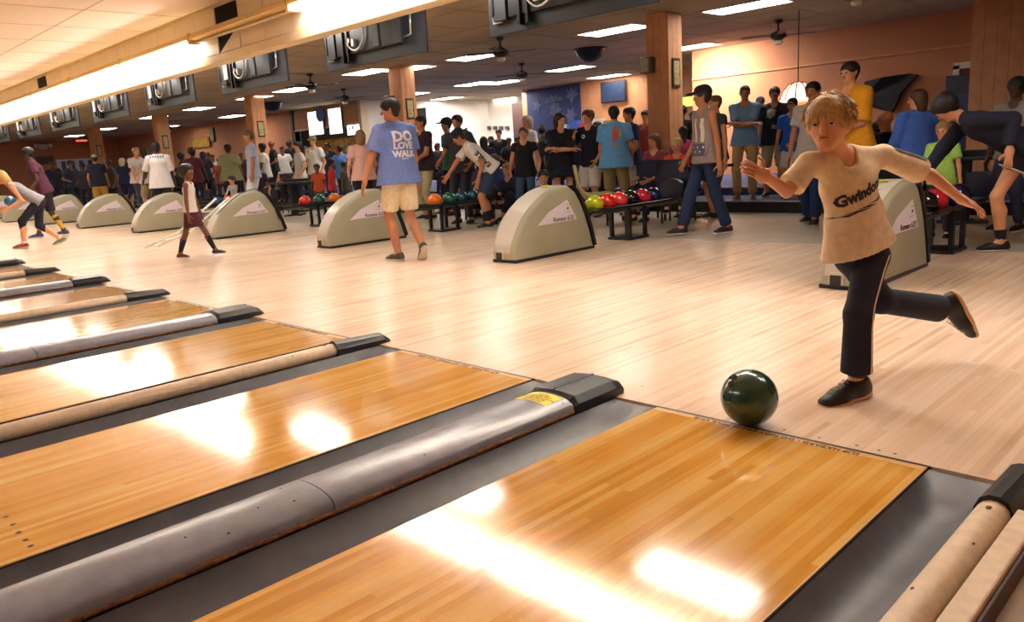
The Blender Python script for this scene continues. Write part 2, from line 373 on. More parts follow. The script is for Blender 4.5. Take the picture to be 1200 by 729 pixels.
# second flat board beside it, pink worn top and dark red side
bm = bmesh.new(); box(bm, 1.360, 1.418, lane_far, -0.255, -0.03, 0.046, None, 0.006); o = obj('edge_board', bm, m_cream); tag(o, 'flat cream painted board lying beside the right-hand tube divider', 'board')
bm = bmesh.new(); box(bm, 1.419, 1.428, lane_far, -0.262, -0.03, 0.030, None, 0.002); o = obj('edge_moulding', bm, M('dark_red_paint', '3c1216', 0.5)); tag(o, 'thin dark red moulding along the far right board beside the slab', 'moulding')
o = bx('bolt_plate', 1.40, 1.44, -0.24, -0.17, -0.03, 0.012, M('bright_metal', 'b9b9b9', 0.3, metal=0.9)); tag(o, 'small bright metal bolt plate beside the rightmost black end cap', 'plate')

# --- lane-side ceiling, bulkhead, strip lamps ---
struct('ceiling', -46, 4.6, lane_far, 1.98, CEIL, CEIL + 0.1, m_ceil2)
bm = bmesh.new()
for xx in np.arange(-44, 4, 1.22): box(bm, xx - 0.004, xx + 0.004, lane_far, 1.98, CEIL - 0.003, CEIL + 0.01)
for yy in (-4, -1.6, 0.8): box(bm, -46, 4.6, yy - 0.006, yy + 0.006, CEIL - 0.003, CEIL + 0.01)
obj('trim_4', bm, M('ceiling_joint', 'c4a988', 0.8), kind='structure')
bh = bx('wall_front', -46, 4.6, 2.0, 2.10, 2.46, CEIL, m_bulk, kind='structure')
# face panels of the bulkhead, one by one, two rows, some missing
missing_top = {(253, 12)}
pw = 0.60
miss = [(266, 20), (55, 93)]
mt = [round((PYY(u, v, 2.0).x) / pw) for u, v in miss]
kk = 0
m_edge = M('panel_edge', 'c9ab7c', 0.6)
xk = -30
for n_ in range(-50, 7):
    x = n_ * pw + 0.05
    for (z0, z1) in ((2.49, 2.745), (2.765, CEIL - 0.03)):
        if z0 > 2.7 and n_ in (-13, -26): continue
        if z0 < 2.7 and n_ == -13:
            bm = bmesh.new(); vs = [bm.verts.new(p) for p in ((x + 0.03, 1.985, z0), (x + pw - 0.02, 1.985, z0), (x + pw - 0.02, 1.985, z1))]; bm.faces.new(vs)
            r = bmesh.ops.extrude_face_region(bm, geom=bm.faces[:]); bmesh.ops.translate(bm, vec=(0, 0.012, 0), verts=[v for v in r['geom'] if isinstance(v, bmesh.types.BMVert)])
            obj('panel', bm, m_bulk, bh); continue
        bx('panel', x + 0.004, x + pw - 0.004, 1.984, 1.998, z0, z1, m_bulk, bh)
for n_ in (-13, -26):
    for (z0, z1) in ((2.49, 2.745), (2.765, CEIL - 0.03)):
        if n_ == -26 and z0 < 2.7: continue
        bx('opening_shade_plate', n_ * pw + 0.06, n_ * pw + 0.62, 1.992, 1.999, z0, z1, m_dark, bh)  # flat near-black plate, shade of the missing panel put into its colour
bx('bottom_rail', -46, 4.6, 1.955, 2.14, 2.385, 2.475, m_frame, bh)
bx('top_rail', -46, 4.6, 1.96, 2.0, CEIL - 0.035, CEIL - 0.001, m_frame, bh)
# strip lamps on brackets in front of the bulkhead
m_tube = emission('strip_tube_glow', (1.0, 0.97, 0.96), TUBE_W)
m_house = M('lamp_housing_enamel', 'd9b774', 0.45, var=0.04)
def strip_lamp(xl, lit, lab):
    t = thing('strip_lamp', lab, 'lamp', (xl, 1.86, 2.70), 0, 'strip lamps along the bulkhead')
    bm = bmesh.new(); prism(bm, [(-0.075, 0.0), (-0.05, 0.06), (0.05, 0.06), (0.075, 0.0), (0.06, -0.012), (-0.06, -0.012)], 'x', 0.01, 2.41); obj('housing', bm, m_house, t)
    bm = bmesh.new(); box(bm, 0.0, 0.02, -0.07, 0.07, -0.06, 0.07); box(bm, 2.40, 2.42, -0.07, 0.07, -0.06, 0.07); obj('end_plate', bm, m_house, t)
    for yy in ((-0.035, 0.04) if lit else (0.03,)):
        bm = bmesh.new(); tube(bm, [(0.03, yy, -0.035), (2.39, yy, -0.035)], 0.019, 8); obj('lamp_tube', bm, m_tube if lit else M('dead_tube', 'd8c8a4', 0.4), t)
    bm = bmesh.new()
    for q in (0.35, 2.05): box(bm, q, q + 0.03, -0.01, 0.125, 0.03, 0.05)
    obj('bracket', bm, m_house, t)
xl = -8.14
for j in range(-13, 4):
    lit = j != 0
    strip_lamp(xl + j * 2.44, lit, 'unlit strip lamp, the only dark one along the bulkhead' if not lit else 'lit strip lamp along the bulkhead, %s to the %s of the dark one' % (['', 'next', 'second', 'third', 'fourth', 'fifth', 'sixth', 'seventh', 'eighth', 'ninth', 'tenth', 'eleventh', 'twelfth', 'thirteenth'][abs(j)], 'left' if j < 0 else 'right'))

# --- seating-side ceiling ---
struct('ceiling', -46, 4.6, 2.10, 19.5, CEIL, CEIL + 0.1, m_ceil)
# walls
wl = struct('wall_left', -43.3, -43.0, lane_far, 19.5, -0.1, CEIL, m_peach)
struct('wall_back', -43, -24.6, 12.55, 12.75, 0, CEIL, m_peach)
struct('wall_back', -24.6, -20.3, 12.55, 12.75, 2.35, CEIL, m_peachp)
struct('wall_back', -43, -11.0, 18.3, 18.5, 0, CEIL, m_white)
struct('wall_side', -20.4, -20.25, 12.75, 18.3, 0, CEIL, m_white)
struct('wall_back', -16.6, -8.0, 16.4, 16.6, 0, CEIL, m_peachp)
wr = struct('wall_back', -8.2, 4.6, 13.3, 13.5, 0, CEIL, m_peach)
struct('wall_side', -8.2, -8.0, 13.5, 16.4, 0, CEIL, m_peach)
struct('wall_right', 4.6, 4.8, lane_far, 19.5, -0.2, CEIL, m_peach)
struct('trim_5', -8.2, -2.2, 13.27, 13.30, 2.42, 2.46, m_peachp)
struct('wall_front', -46, 4.8, lane_far - 0.2, lane_far, -0.3, CEIL, M('far_lane_wall', '7a6a58', 0.8))
# ================= figures: implicit bodies meshed with surface nets =================
def V(*a): return np.array(a, float)
class Field:
    def __init__(s, vox): s.p = []; s.vox = vox; s.cuts = []
    def cap(s, a, b, ra, rb=None, side=None, k=1.0, flat=False, sm=None, flata=False):
        s.p.append((np.array(a, float), np.array(b, float), ra, ra if rb is None else rb, side, k, flat, sm, flata, 1)); return s
    def sub(s, a, b, ra, rb=None, sm=None):
        s.p.append((np.array(a, float), np.array(b, float), ra, ra if rb is None else rb, None, 1.0, False, sm, False, -1)); return s
    def cut(s, pt, n): s.cuts.append((np.array(pt, float), np.array(n, float) / np.linalg.norm(n)))
    def mesh(s, name, sm=0.02):
        h = s.vox; lo = np.full(3, 1e9); hi = -lo
        for a, b, ra, rb, side, k, *_r in s.p:
            if _r[-1] < 0: continue
            r = max(ra, rb) * max(1, k); lo = np.minimum(lo, np.minimum(a, b) - r); hi = np.maximum(hi, np.maximum(a, b) + r)
        lo = lo - 2.5 * h; n = np.ceil((hi + 2.5 * h - lo) / h).astype(int) + 1
        F = np.full(n, 1.0, np.float32)
        for a, b, ra, rb, side, k, flat, q, flata, sg in s.p:
            q = sm if q is None else q
            r = max(ra, rb) * max(1, k) + q + 3 * h
            i0 = np.clip(np.floor((np.minimum(a, b) - r - lo) / h).astype(int), 0, n - 1); i1 = np.clip(np.ceil((np.maximum(a, b) + r - lo) / h).astype(int) + 1, 1, n)
            if np.any(i1 <= i0): continue
            X = (lo[0] + h * np.arange(i0[0], i1[0]) - a[0])[:, None, None]; Y = (lo[1] + h * np.arange(i0[1], i1[1]) - a[1])[None, :, None]; Z = (lo[2] + h * np.arange(i0[2], i1[2]) - a[2])[None, None, :]
            ab = b - a; l2 = float(ab @ ab) + 1e-12
            dt = (X * ab[0] + Y * ab[1] + Z * ab[2])
            t = np.clip(dt / l2, 0, 1)
            dx = X - t * ab[0]; dy = Y - t * ab[1]; dz = Z - t * ab[2]
            d2 = dx * dx + dy * dy + dz * dz
            if side is not None and k != 1.0:
                ds = dx * side[0] + dy * side[1] + dz * side[2]; d2 = np.maximum(d2 - ds * ds * (1 - 1 / (k * k)), 0)
            d = np.sqrt(d2) - (ra + (rb - ra) * t)
            if flat: d = np.maximum(d, (dt - l2) / math.sqrt(l2))
            if flata: d = np.maximum(d, -dt / math.sqrt(l2))
            G = F[i0[0]:i1[0], i0[1]:i1[1], i0[2]:i1[2]]
            if sg > 0:
                if q > 0:
                    m = np.clip(0.5 + 0.5 * (G - d) / q, 0, 1); G[:] = G * (1 - m) + d * m - q * m * (1 - m)
                else: G[:] = np.minimum(G, d)
            else:
                d = -d; m = np.clip(0.5 - 0.5 * (G - d) / max(q, 1e-5), 0, 1); G[:] = G * (1 - m) + d * m + q * m * (1 - m)
        ax = [lo[i] + h * np.arange(n[i]) for i in range(3)]
        for pt, nn in s.cuts:
            F = np.maximum(F, ((ax[0] - pt[0]) * nn[0])[:, None, None] + ((ax[1] - pt[1]) * nn[1])[None, :, None] + ((ax[2] - pt[2]) * nn[2])[None, None, :])
        return nets(F, lo, h, name)
def nets(F, lo, h, name):
    ins = F < 0; nx, ny, nz = F.shape
    c = [ins[i:nx - 1 + i, j:ny - 1 + j, k:nz - 1 + k] for i in (0, 1) for j in (0, 1) for k in (0, 1)]
    al = c[0].copy(); an = c[0].copy()
    for x in c[1:]: al &= x; an |= x
    act = an & ~al; idx = np.argwhere(act); me = bpy.data.meshes.new(name)
    if len(idx) == 0: return me
    I, J, K = idx.T; acc = np.zeros((len(idx), 3)); cnt = np.zeros(len(idx))
    cv = {(i, j, k): F[I + i, J + j, K + k] for i in (0, 1) for j in (0, 1) for k in (0, 1)}
    for p in cv:
        for d in range(3):
            if p[d] == 0:
                q = list(p); q[d] = 1; q = tuple(q); f0 = cv[p]; f1 = cv[q]; m = (f0 < 0) != (f1 < 0)
                tt = np.where(m, f0 / np.where(m, f0 - f1, 1), 0)
                for e in range(3): acc[:, e] += np.where(m, p[e] + (tt if e == d else 0), 0)
                cnt += m
    co = lo + h * (idx + acc / cnt[:, None])
    ids = np.full(act.shape, -1, np.int64); ids[I, J, K] = np.arange(len(idx)); quads = []
    for d in range(3):
        sl = [slice(1, -1)] * 3; sl[d] = slice(0, -1); s2 = list(sl); s2[d] = slice(1, None)
        A = ins[tuple(sl)]; B = ins[tuple(s2)]; E = np.argwhere(A != B); off = np.array([1 if i != d else 0 for i in range(3)]); e = E + off
        u, w = [(1, 2), (2, 0), (0, 1)][d]; fl = A[tuple(E.T)]
        def g(a, b_):
            x = e.copy(); x[:, u] -= a; x[:, w] -= b_; return ids[x[:, 0], x[:, 1], x[:, 2]]
        Q = np.stack([g(1, 1), g(0, 1), g(0, 0), g(1, 0)], 1); Q[~fl] = Q[~fl][:, ::-1]; quads.append(Q)
    Q = np.concatenate(quads); Q = Q[(Q >= 0).all(1)]
    # one light smoothing pass
    for _ in range(1):
        s_ = np.zeros_like(co); n_ = np.zeros(len(co))
        for a, b_ in ((0, 1), (1, 2), (2, 3), (3, 0)):
            np.add.at(s_, Q[:, a], co[Q[:, b_]]); np.add.at(n_, Q[:, a], 1); np.add.at(s_, Q[:, b_], co[Q[:, a]]); np.add.at(n_, Q[:, b_], 1)
        co = co * 0.5 + 0.5 * s_ / np.maximum(n_, 1)[:, None]
    me.vertices.add(len(co)); me.vertices.foreach_set('co', co.ravel()); me.loops.add(Q.size); me.loops.foreach_set('vertex_index', Q.ravel().astype(np.int32))
    me.polygons.add(len(Q)); me.polygons.foreach_set('loop_start', np.arange(0, Q.size, 4, dtype=np.int32)); me.polygons.foreach_set('use_smooth', np.ones(len(Q), bool)); me.update(calc_edges=True)
    return me
def join_bm(me, bm):
    """append bmesh geometry to a mesh"""
    b2 = bmesh.new(); b2.from_mesh(me); tmp = bpy.data.meshes.new('t'); bm.to_mesh(tmp); b2.from_mesh(tmp); bm.free(); bpy.data.meshes.remove(tmp)
    for f in b2.faces: f.smooth = True
    b2.to_mesh(me); b2.free(); return me
def unit(v): return v / (np.linalg.norm(v) + 1e-12)
def ik(a, c, l1, l2, pole):
    """two-bone joint between a and c, bending towards pole; returns mid joint and reachable end"""
    d = c - a; D = np.linalg.norm(d); D2 = min(D, (l1 + l2) * 0.999); u = d / (D + 1e-9); c = a + u * D2
    x = (l1 * l1 - l2 * l2 + D2 * D2) / (2 * D2); y = math.sqrt(max(l1 * l1 - x * x, 0)); p = pole - u * (pole @ u); p = unit(p)
    return a + u * x + p * y, c
def rotv(v, ax, deg):
    q = Quaternion(Vector(ax), math.radians(deg)); r = q @ Vector(v); return V(*r)
def fingers(bm, wrist, hdir, palm, side, L, n=6, curl=0.6, spread=0.10, grip=None):
    """four unequal bent fingers and a thumb; palm = palm normal, side = direction of the thumb"""
    r0 = L * 0.052
    for k, (sx, ln) in enumerate(((0.32, 0.46), (0.11, 0.50), (-0.11, 0.47), (-0.30, 0.38))):
        b = wrist + hdir * (L * 0.48) + side * (L * 0.42 * sx * 1.9 * 0.5); d = unit(hdir + side * sx * spread * 4); pts = [b - d * L * 0.1, b]; a = 0; rs = [r0 * 1.05, r0]
        for j, f in enumerate((0.45, 0.32, 0.23)):
            a += curl * (0.5 + 0.35 * j); dd = unit(d * math.cos(a) + palm * math.sin(a)); b = b + dd * L * ln * f; pts.append(b); rs.append(r0 * (0.95 - 0.12 * j))
        tube(bm, [Vector(p) for p in pts], rs, n)
    b = wrist + hdir * L * 0.16 + side * L * 0.15; d = unit(hdir * 0.55 + side * 0.75 + palm * 0.25); p2 = b + d * L * 0.24; p3 = p2 + unit(hdir + side * .35 + palm * .4) * L * 0.19
    tube(bm, [Vector(b - d * L * .06), Vector(b), Vector(p2), Vector(p3)], [r0 * 1.15, r0 * 1.2, r0 * 1.05, r0 * .85], n)
SKIN = {'fair': 'd99a74', 'tan': 'b97a55', 'brown': '7a4a30', 'dark': '4a2c20', 'pink': 'e0a080'}
def skin(k): return M('skin_' + k, SKIN[k], 0.5, var=0.05, scale=12)
def cloth(c, r=0.85):
    return M('cloth_' + c, c, r, var=0.10, scale=30, bump=0.1)
def hairm(c): return M('hair_' + c, c, 0.55, var=0.25, scale=60, bump=0.4)
def make_body(H, vox, J, o, root, near=False):
    """J: dict of joints (np, root space); o: outfit/skin options. Builds body, hair and clothes as children of root."""
    s = H / 1.75; bw = o.get('bulk', 1.0); SIDE = J['side']; up = J['up']; tf = J['tfwd']; hs = o.get('head', 1.0) * s
    B = Field(vox); sm = 0.03 * s
    pel, wst, chs, nck = J['pelvis'], J['waist'], J['chest'], J['neck']
    B.cap(pel - up * 0.02 * s, wst, 0.088 * s * bw, 0.080 * s * bw, SIDE, 1.45); B.cap(wst, chs, 0.080 * s * bw, 0.088 * s * bw, SIDE, 1.5); B.cap(chs, nck - up * 0.035 * s, 0.088 * s * bw, 0.055 * s, SIDE, 1.5)
    # head
    hc, hu, hf, hsd = J['head'], J['hup'], J['hfwd'], J['hside']
    B.cap(nck - up * .03 * s, hc - hu * 0.05 * hs - hf * 0.01 * hs, 0.056 * s * (.5 + .5 * bw), 0.050 * hs, sm=.02 * s)
    hsm = .018 * hs
    B.cap(hc + hu * 0.030 * hs - hf * 0.022 * hs, hc + hu * 0.028 * hs + hf * 0.020 * hs, 0.078 * hs, 0.072 * hs, hsd, 0.97, sm=hsm)
    B.cap(hc - hu * 0.02 * hs + hf * 0.018 * hs, hc - hu * 0.078 * hs + hf * 0.048 * hs, 0.062 * hs, 0.030 * hs, hsd, 1.12, sm=hsm * 1.4)
    B.cap(hc + hu * .002 * hs + hf * 0.084 * hs, hc - hu * 0.030 * hs + hf * 0.101 * hs, 0.010 * hs, 0.014 * hs, sm=.012 * hs)
    if near:
        for e in (-1, 1):
            B.sub(hc + hf * 0.094 * hs + hsd * e * 0.031 * hs + hu * 0.004 * hs, hc + hf * 0.094 * hs + hsd * e * 0.032 * hs + hu * .004 * hs, 0.013 * hs, sm=.016 * hs)
            B.cap(hc + hf * 0.083 * hs + hsd * e * 0.02 * hs + hu * 0.022 * hs, hc + hf * 0.074 * hs + hsd * e * 0.045 * hs + hu * .022 * hs, 0.007 * hs, sm=.012 * hs)
        B.cap(hc - hu * 0.055 * hs + hf * 0.075 * hs - hsd * 0.016 * hs, hc - hu * .055 * hs + hf * 0.075 * hs + hsd * .016 * hs, 0.009 * hs, sm=.006 * hs)
        B.cap(hc - hu * 0.080 * hs + hf * 0.066 * hs, hc - hu * .080 * hs + hf * .066 * hs, .016 * hs, sm=.012 * hs)
    for e in (-1, 1):
        ec = hc + hsd * e * 0.077 * hs - hu * 0.006 * hs - hf * 0.008 * hs; B.cap(ec + hu * 0.018 * hs, ec - hu * 0.016 * hs + hf * .004 * hs, 0.013 * hs, 0.009 * hs, sm=.008 * hs)
    hb = bmesh.new()
    for e, nm in ((-1, 'L'), (1, 'R')):
        sh, el, wr = J['sh' + nm], J['el' + nm], J['wr' + nm]
        B.cap(chs + up * .05 * s, sh, 0.050 * s, 0.040 * s * bw); B.cap(nck - up * .015 * s, sh, .034 * s, .036 * s)
        B.cap(sh, el, 0.044 * s * bw, 0.036 * s * bw); B.cap(el, wr, 0.038 * s * bw, 0.025 * s, sm=.015 * s)
        hd = J['hd' + nm]; pn = J['pn' + nm]; HL = 0.175 * s; sd = unit(np.cross(hd, pn)) * (1 if nm == 'L' else -1)
        if 'th' + nm in J: sd = J['th' + nm]
        B.cap(wr, wr + hd * HL * 0.40, 0.026 * s, 0.019 * s, sd, 1.6, sm=.01 * s)
        if near or o.get('hands', True): fingers(hb, wr, hd, pn, sd, HL, 8 if near else 4, J.get('curl' + nm, 0.5))
        hp, kn, an = J['hip' + nm], J['kn' + nm], J['an' + nm]
        B.cap(pel, hp, 0.08 * s * bw, 0.085 * s * bw); B.cap(hp, kn, 0.078 * s * bw, 0.050 * s * (.5 + .5 * bw)); 
        cf = (kn * .68 + an * .32) - J['kfwd' + nm] * 0.014 * s
        B.cap(kn, an, 0.048 * s * (.5 + .5 * bw), 0.032 * s); B.cap(kn * .85 + an * .15, cf, 0.045 * s, 0.052 * s * (.5 + .5 * bw)); B.cap(cf, an, 0.05 * s * (.5 + .5 * bw), 0.032 * s)
        ft = J['ft' + nm]; B.cap(an, an + J['fdn' + nm] * 0.03 * s + ft * 0.08 * s, 0.034 * s, 0.028 * s)
    me = B.mesh('body', sm); me = join_bm(me, hb); body = obj('body', me, skin(o.get('skin', 'fair')), root, smooth=True)
    # ---- shirt ----
    top = o.get('top')
    if top:
        T = Field(vox); g = o.get('loose', 0.018) * s; sv = o.get('sleeve', 0.62); hemt = o.get('hem', 0.10)
        T.cap(chs + up * 0.02 * s, nck - up * 0.055 * s, 0.088 * s * bw + g, 0.055 * s + g * .6, SIDE, 1.5, sm=.02 * s)
        T.cap(wst, chs + up * 0.02 * s, 0.080 * s * bw + g * 1.2, 0.088 * s * bw + g, SIDE, 1.5)
        low = pel - up * hemt * s
        T.cap(wst, low, 0.080 * s * bw + g * 1.2, 0.116 * s * bw + g * 1.25, SIDE, 1.68, flat=True)
        for nm in 'LR':
            sh, el, wr = J['sh' + nm], J['el' + nm], J['wr' + nm]
            if sv >= 0:
                T.cap(chs + up * .045 * s, sh, 0.058 * s + g * .6, 0.044 * s * bw + g * .5, flat=(sv == 0), sm=.03 * s); T.cap(nck - up * .02 * s, sh, 0.036 * s + g * .4, 0.036 * s + g * .4, flat=(sv == 0), sm=.03 * s)
            if sv > 0:
                if sv <= 1: T.cap(sh, sh + (el - sh) * sv, 0.044 * s * bw + g * .6, 0.050 * s * bw + g * .9, flat=True, sm=.03 * s)
                else: T.cap(sh, el, 0.052 * s * bw + g * .7, 0.044 * s * bw + g * .7, sm=.02 * s); T.cap(el, el + (wr - el) * (sv - 1), 0.044 * s * bw + g * .6, 0.034 * s * bw + g * .6, flat=True, sm=.02 * s)
        T.sub(nck + up * .02 * s + tf * 0.02 * s, nck - up * o.get('neckdrop', 0.03) * s + tf * .05 * s, 0.060 * s, 0.05 * s, sm=.01 * s)
        rs = o.get('folds')
        shirt = obj('shirt', T.mesh('shirt', .035 * s), cloth(top) if isinstance(top, str) else top, root, smooth=True)
        root['_'] = 0; del root['_']
    else: shirt = None
    # ---- bottoms ----
    bot = o.get('bottom')
    if bot:
        T = Field(vox); g = 0.014 * s; leg = o.get('leg', 1.9)
        T.cap(pel - up * 0.01 * s, pel + up * 0.07 * s, 0.094 * s * bw + g, 0.082 * s * bw + g * .8, SIDE, 1.42, flat=True)
        if o.get('skirt'):
            kn = (J['knL'] + J['knR']) / 2; hp = (J['hipL'] + J['hipR']) / 2; e = hp + (kn - hp) * leg; T.cap(pel, e, 0.10 * s * bw + g, 0.165 * s + g, SIDE, 1.45, flat=True)
        else:
            for nm in 'LR':
                hp, kn, an = J['hip' + nm], J['kn' + nm], J['an' + nm]
                T.cap(pel, hp, 0.080 * s * bw + g * .5, 0.078 * s * bw + g)
                fl = o.get('flare', 1.0)
                if leg <= 1: T.cap(hp, hp + (kn - hp) * leg, 0.086 * s * bw + g, (0.064 * s * bw + g * 1.6) * fl, flat=True)
                else: T.cap(hp, kn, 0.080 * s * bw + g, 0.056 * s + g * .8 * fl); T.cap(kn, kn + (an - kn) * (leg - 1), 0.056 * s + g * .8 * fl, (0.044 * s + g * .8) * fl, flat=True)
        obj({True: 'skirt'}.get(bool(o.get('skirt')), 'shorts' if leg <= 1 else 'trousers'), T.mesh('bottoms', .03 * s), cloth(bot) if isinstance(bot, str) else bot, root, smooth=True)
    # ---- socks ----
    if o.get('socks'):
        for nm in 'LR':
            kn, an = J['kn' + nm], J['an' + nm]; T = Field(vox * .8); a = an + (kn - an) * o.get('sockh', 0.35); sh_ = o.get('sockh', .35); T.cap(a - J['kfwd' + nm] * .010 * s * min(1, sh_ * 1.5), an, (0.042 + .020 * min(1, sh_ * 1.6)) * s, 0.038 * s, flata=True); T.cap(an, an + J['fdn' + nm] * 0.03 * s, .038 * s)
            obj('sock', T.mesh('sock', .01), cloth(o['socks']), root, smooth=True)
    # ---- shoes ----
    if o.get('shoes', '101014'):
        s0 = s; s = s * o.get('foot', 1.0)
        for nm in 'LR':
            an, ft, dn = J['an' + nm], J['ft' + nm], J['fdn' + nm]; T = Field(min(vox, .012 if near else .02)); q = unit(np.cross(ft, dn)); sole = an + dn * 0.072 * s
            T.cap(an + dn * 0.035 * s - ft * 0.035 * s, an + dn * 0.040 * s + ft * 0.10 * s, 0.040 * s, 0.040 * s, q, 1.0, sm=.02 * s)
            T.cap(an + dn * 0.045 * s + ft * 0.10 * s, an + dn * 0.052 * s + ft * 0.165 * s, 0.038 * s, 0.030 * s, q, 1.35, sm=.02 * s); T.cap(an + dn * .010 * s, an + dn * .040 * s + ft * .085 * s, .040 * s, .034 * s, q, 1.0, sm=.02 * s); T.cap(an + dn * .005 * s - ft * .02 * s, an + dn * .04 * s, .042 * s, .042 * s, sm=.02 * s)
            T.cut(sole - dn * 0.014 * s, dn); T.cut(an - dn * 0.018 * s + ft * .01 * s, -dn)
            c = o.get('shoes', '101014'); c = c if isinstance(c, str) else c[0 if nm == 'L' else 1]
            sh_ = obj('shoe', T.mesh('shoe', .02), M('shoe_' + c, c, 0.5, var=.1), root, smooth=True)
            T = Field(min(vox, .012 if near else .02)); T.cap(an + dn * 0.05 * s - ft * 0.035 * s, an + dn * 0.05 * s + ft * 0.09 * s, 0.044 * s, 0.047 * s, q, 1.0); T.cap(an + dn * .05 * s + ft * .09 * s, an + dn * .05 * s + ft * .170 * s, .047 * s, .034 * s, q, 1.2)
            T.cut(sole, dn); T.cut(sole - dn * 0.020 * s, -dn); obj('sole', T.mesh('sole', .01), M('sole_' + o.get('sole', 'd8d0c4'), o.get('sole', 'd8d0c4'), 0.6), sh_, smooth=True)
        s = s0
    # ---- hair / hat ----
    hr = o.get('hair', '2a1c14'); st = o.get('hairstyle', 'short')
    if st != 'bald' and hr:
        T = Field(vox * (.7 if near else 1)); g = o.get('hairg', 0.012) * hs
        T.cap(hc + hu * 0.034 * hs - hf * 0.026 * hs, hc + hu * 0.036 * hs + hf * 0.016 * hs, 0.079 * hs + g, 0.073 * hs + g, hsd, 0.98)
        T.cap(hc - hu * 0.005 * hs - hf * 0.030 * hs, hc - hu * 0.040 * hs - hf * 0.028 * hs, 0.070 * hs + g * .5, 0.056 * hs)
        fr = o.get('fringe', 0.0)
        if st == 'long':
            T.cap(hc - hf * 0.04 * hs, hc - hf * 0.055 * hs - hu * 0.26 * s, 0.085 * hs, 0.055 * s, hsd, 1.25)
        if st == 'bob':
            T.cap(hc - hf * 0.03 * hs, hc - hf * 0.035 * hs - hu * 0.10 * s, 0.092 * hs, 0.080 * hs, hsd, 1.08)
        if st == 'afro': T.cap(hc + hu * .04 * hs - hf * .03 * hs, hc + hu * .045 * hs - hf * .02 * hs, .105 * hs, .1 * hs)
        if st == 'bun':
            T.cap(hc + hu * .085 * hs - hf * .06 * hs, hc + hu * .09 * hs - hf * .065 * hs, .045 * hs)
        if st == 'pony': T.cap(hc - hf * .09 * hs + hu * .05 * hs, hc - hf * .12 * hs - hu * .10 * hs, .035 * hs, .022 * hs)
        # hairline: cleared in front of a slanted plane from forehead to below the ears
        nn = unit(hf * .80 - hu * .60); thr = o.get('thr', 0.036) * hs; Rb = .25 * hs; cc = hc + nn * (Rb + thr)
        T.sub(cc, cc, Rb, Rb, sm=.006 * hs)
        hobj = obj('hair', T.mesh('hair', .012 * hs), hairm(hr), root, smooth=True)
    if o.get('hat'):
        T = Field(vox * (.7 if near else .9)); f = -1 if o.get('hatback') else 1
        T.cap(hc + hu * 0.045 * hs - hf * 0.025 * hs, hc + hu * 0.045 * hs + hf * 0.012 * hs, 0.094 * hs, 0.088 * hs, hsd, 1.0, sm=.01)
        T.cut(hc + hu * 0.035 * hs, -hu); cap_ = obj('cap', T.mesh('cap', .01), cloth(o['hat']), root, smooth=True)
        T = Field(vox * .6); a = hc + hu * 0.045 * hs + hf * f * 0.07 * hs
        T.cap(a, a + hf * f * 0.075 * hs - hu * .012 * hs, 0.062 * hs, 0.05 * hs, hu, .15 if vox < .012 else .28); T.p[-1] = T.p[-1]
        obj('visor', T.mesh('visor', .005), cloth(o['hat']), cap_, smooth=True)
    # ---- eyes, brows, mouth ----
    if o.get('face', True):
        for e in (-1, 1):
            bm = bmesh.new(); c = hc + hf * (0.076 if near else .084) * hs + hsd * e * 0.031 * hs + hu * 0.003 * hs; sphere(bm, Vector(c), (0.0125 if near else .0085) * hs, 8, 6)
            obj('eye', bm, M('eye_white', 'cfc4b8', .3, var=0) if near else M('eye_dark', '1c1411', 0.4, var=0), root, smooth=True)
            if near:
                bm = bmesh.new(); sphere(bm, Vector(c + hf * 0.0075 * hs - hu * .003 * hs), 0.0068 * hs, 8, 6); obj('iris', bm, M('eye_dark', '1c1411', 0.4, var=0), root, smooth=True)
        bm = bmesh.new(); m0 = hc - hu * 0.054 * hs + hf * (.0835 if near else .085) * hs
        tube(bm, [Vector(m0 - hsd * .023 * hs - hf * .007 * hs), Vector(m0 - hsd * .008 * hs + hu * .001 * hs), Vector(m0 + hsd * .008 * hs + hu * .001 * hs), Vector(m0 + hsd * .023 * hs - hf * .007 * hs)], [.0015 * hs, .0036 * hs, .0036 * hs, .0015 * hs], 6); obj('mouth', bm, M('lips_' + o.get('skin', 'fair'), {'fair': 'b05a4c', 'tan': '96503e', 'brown': '5e332a', 'dark': '3a201a', 'pink': 'b86055'}[o.get('skin', 'fair')], .45), root, smooth=True)
    return body, shirt
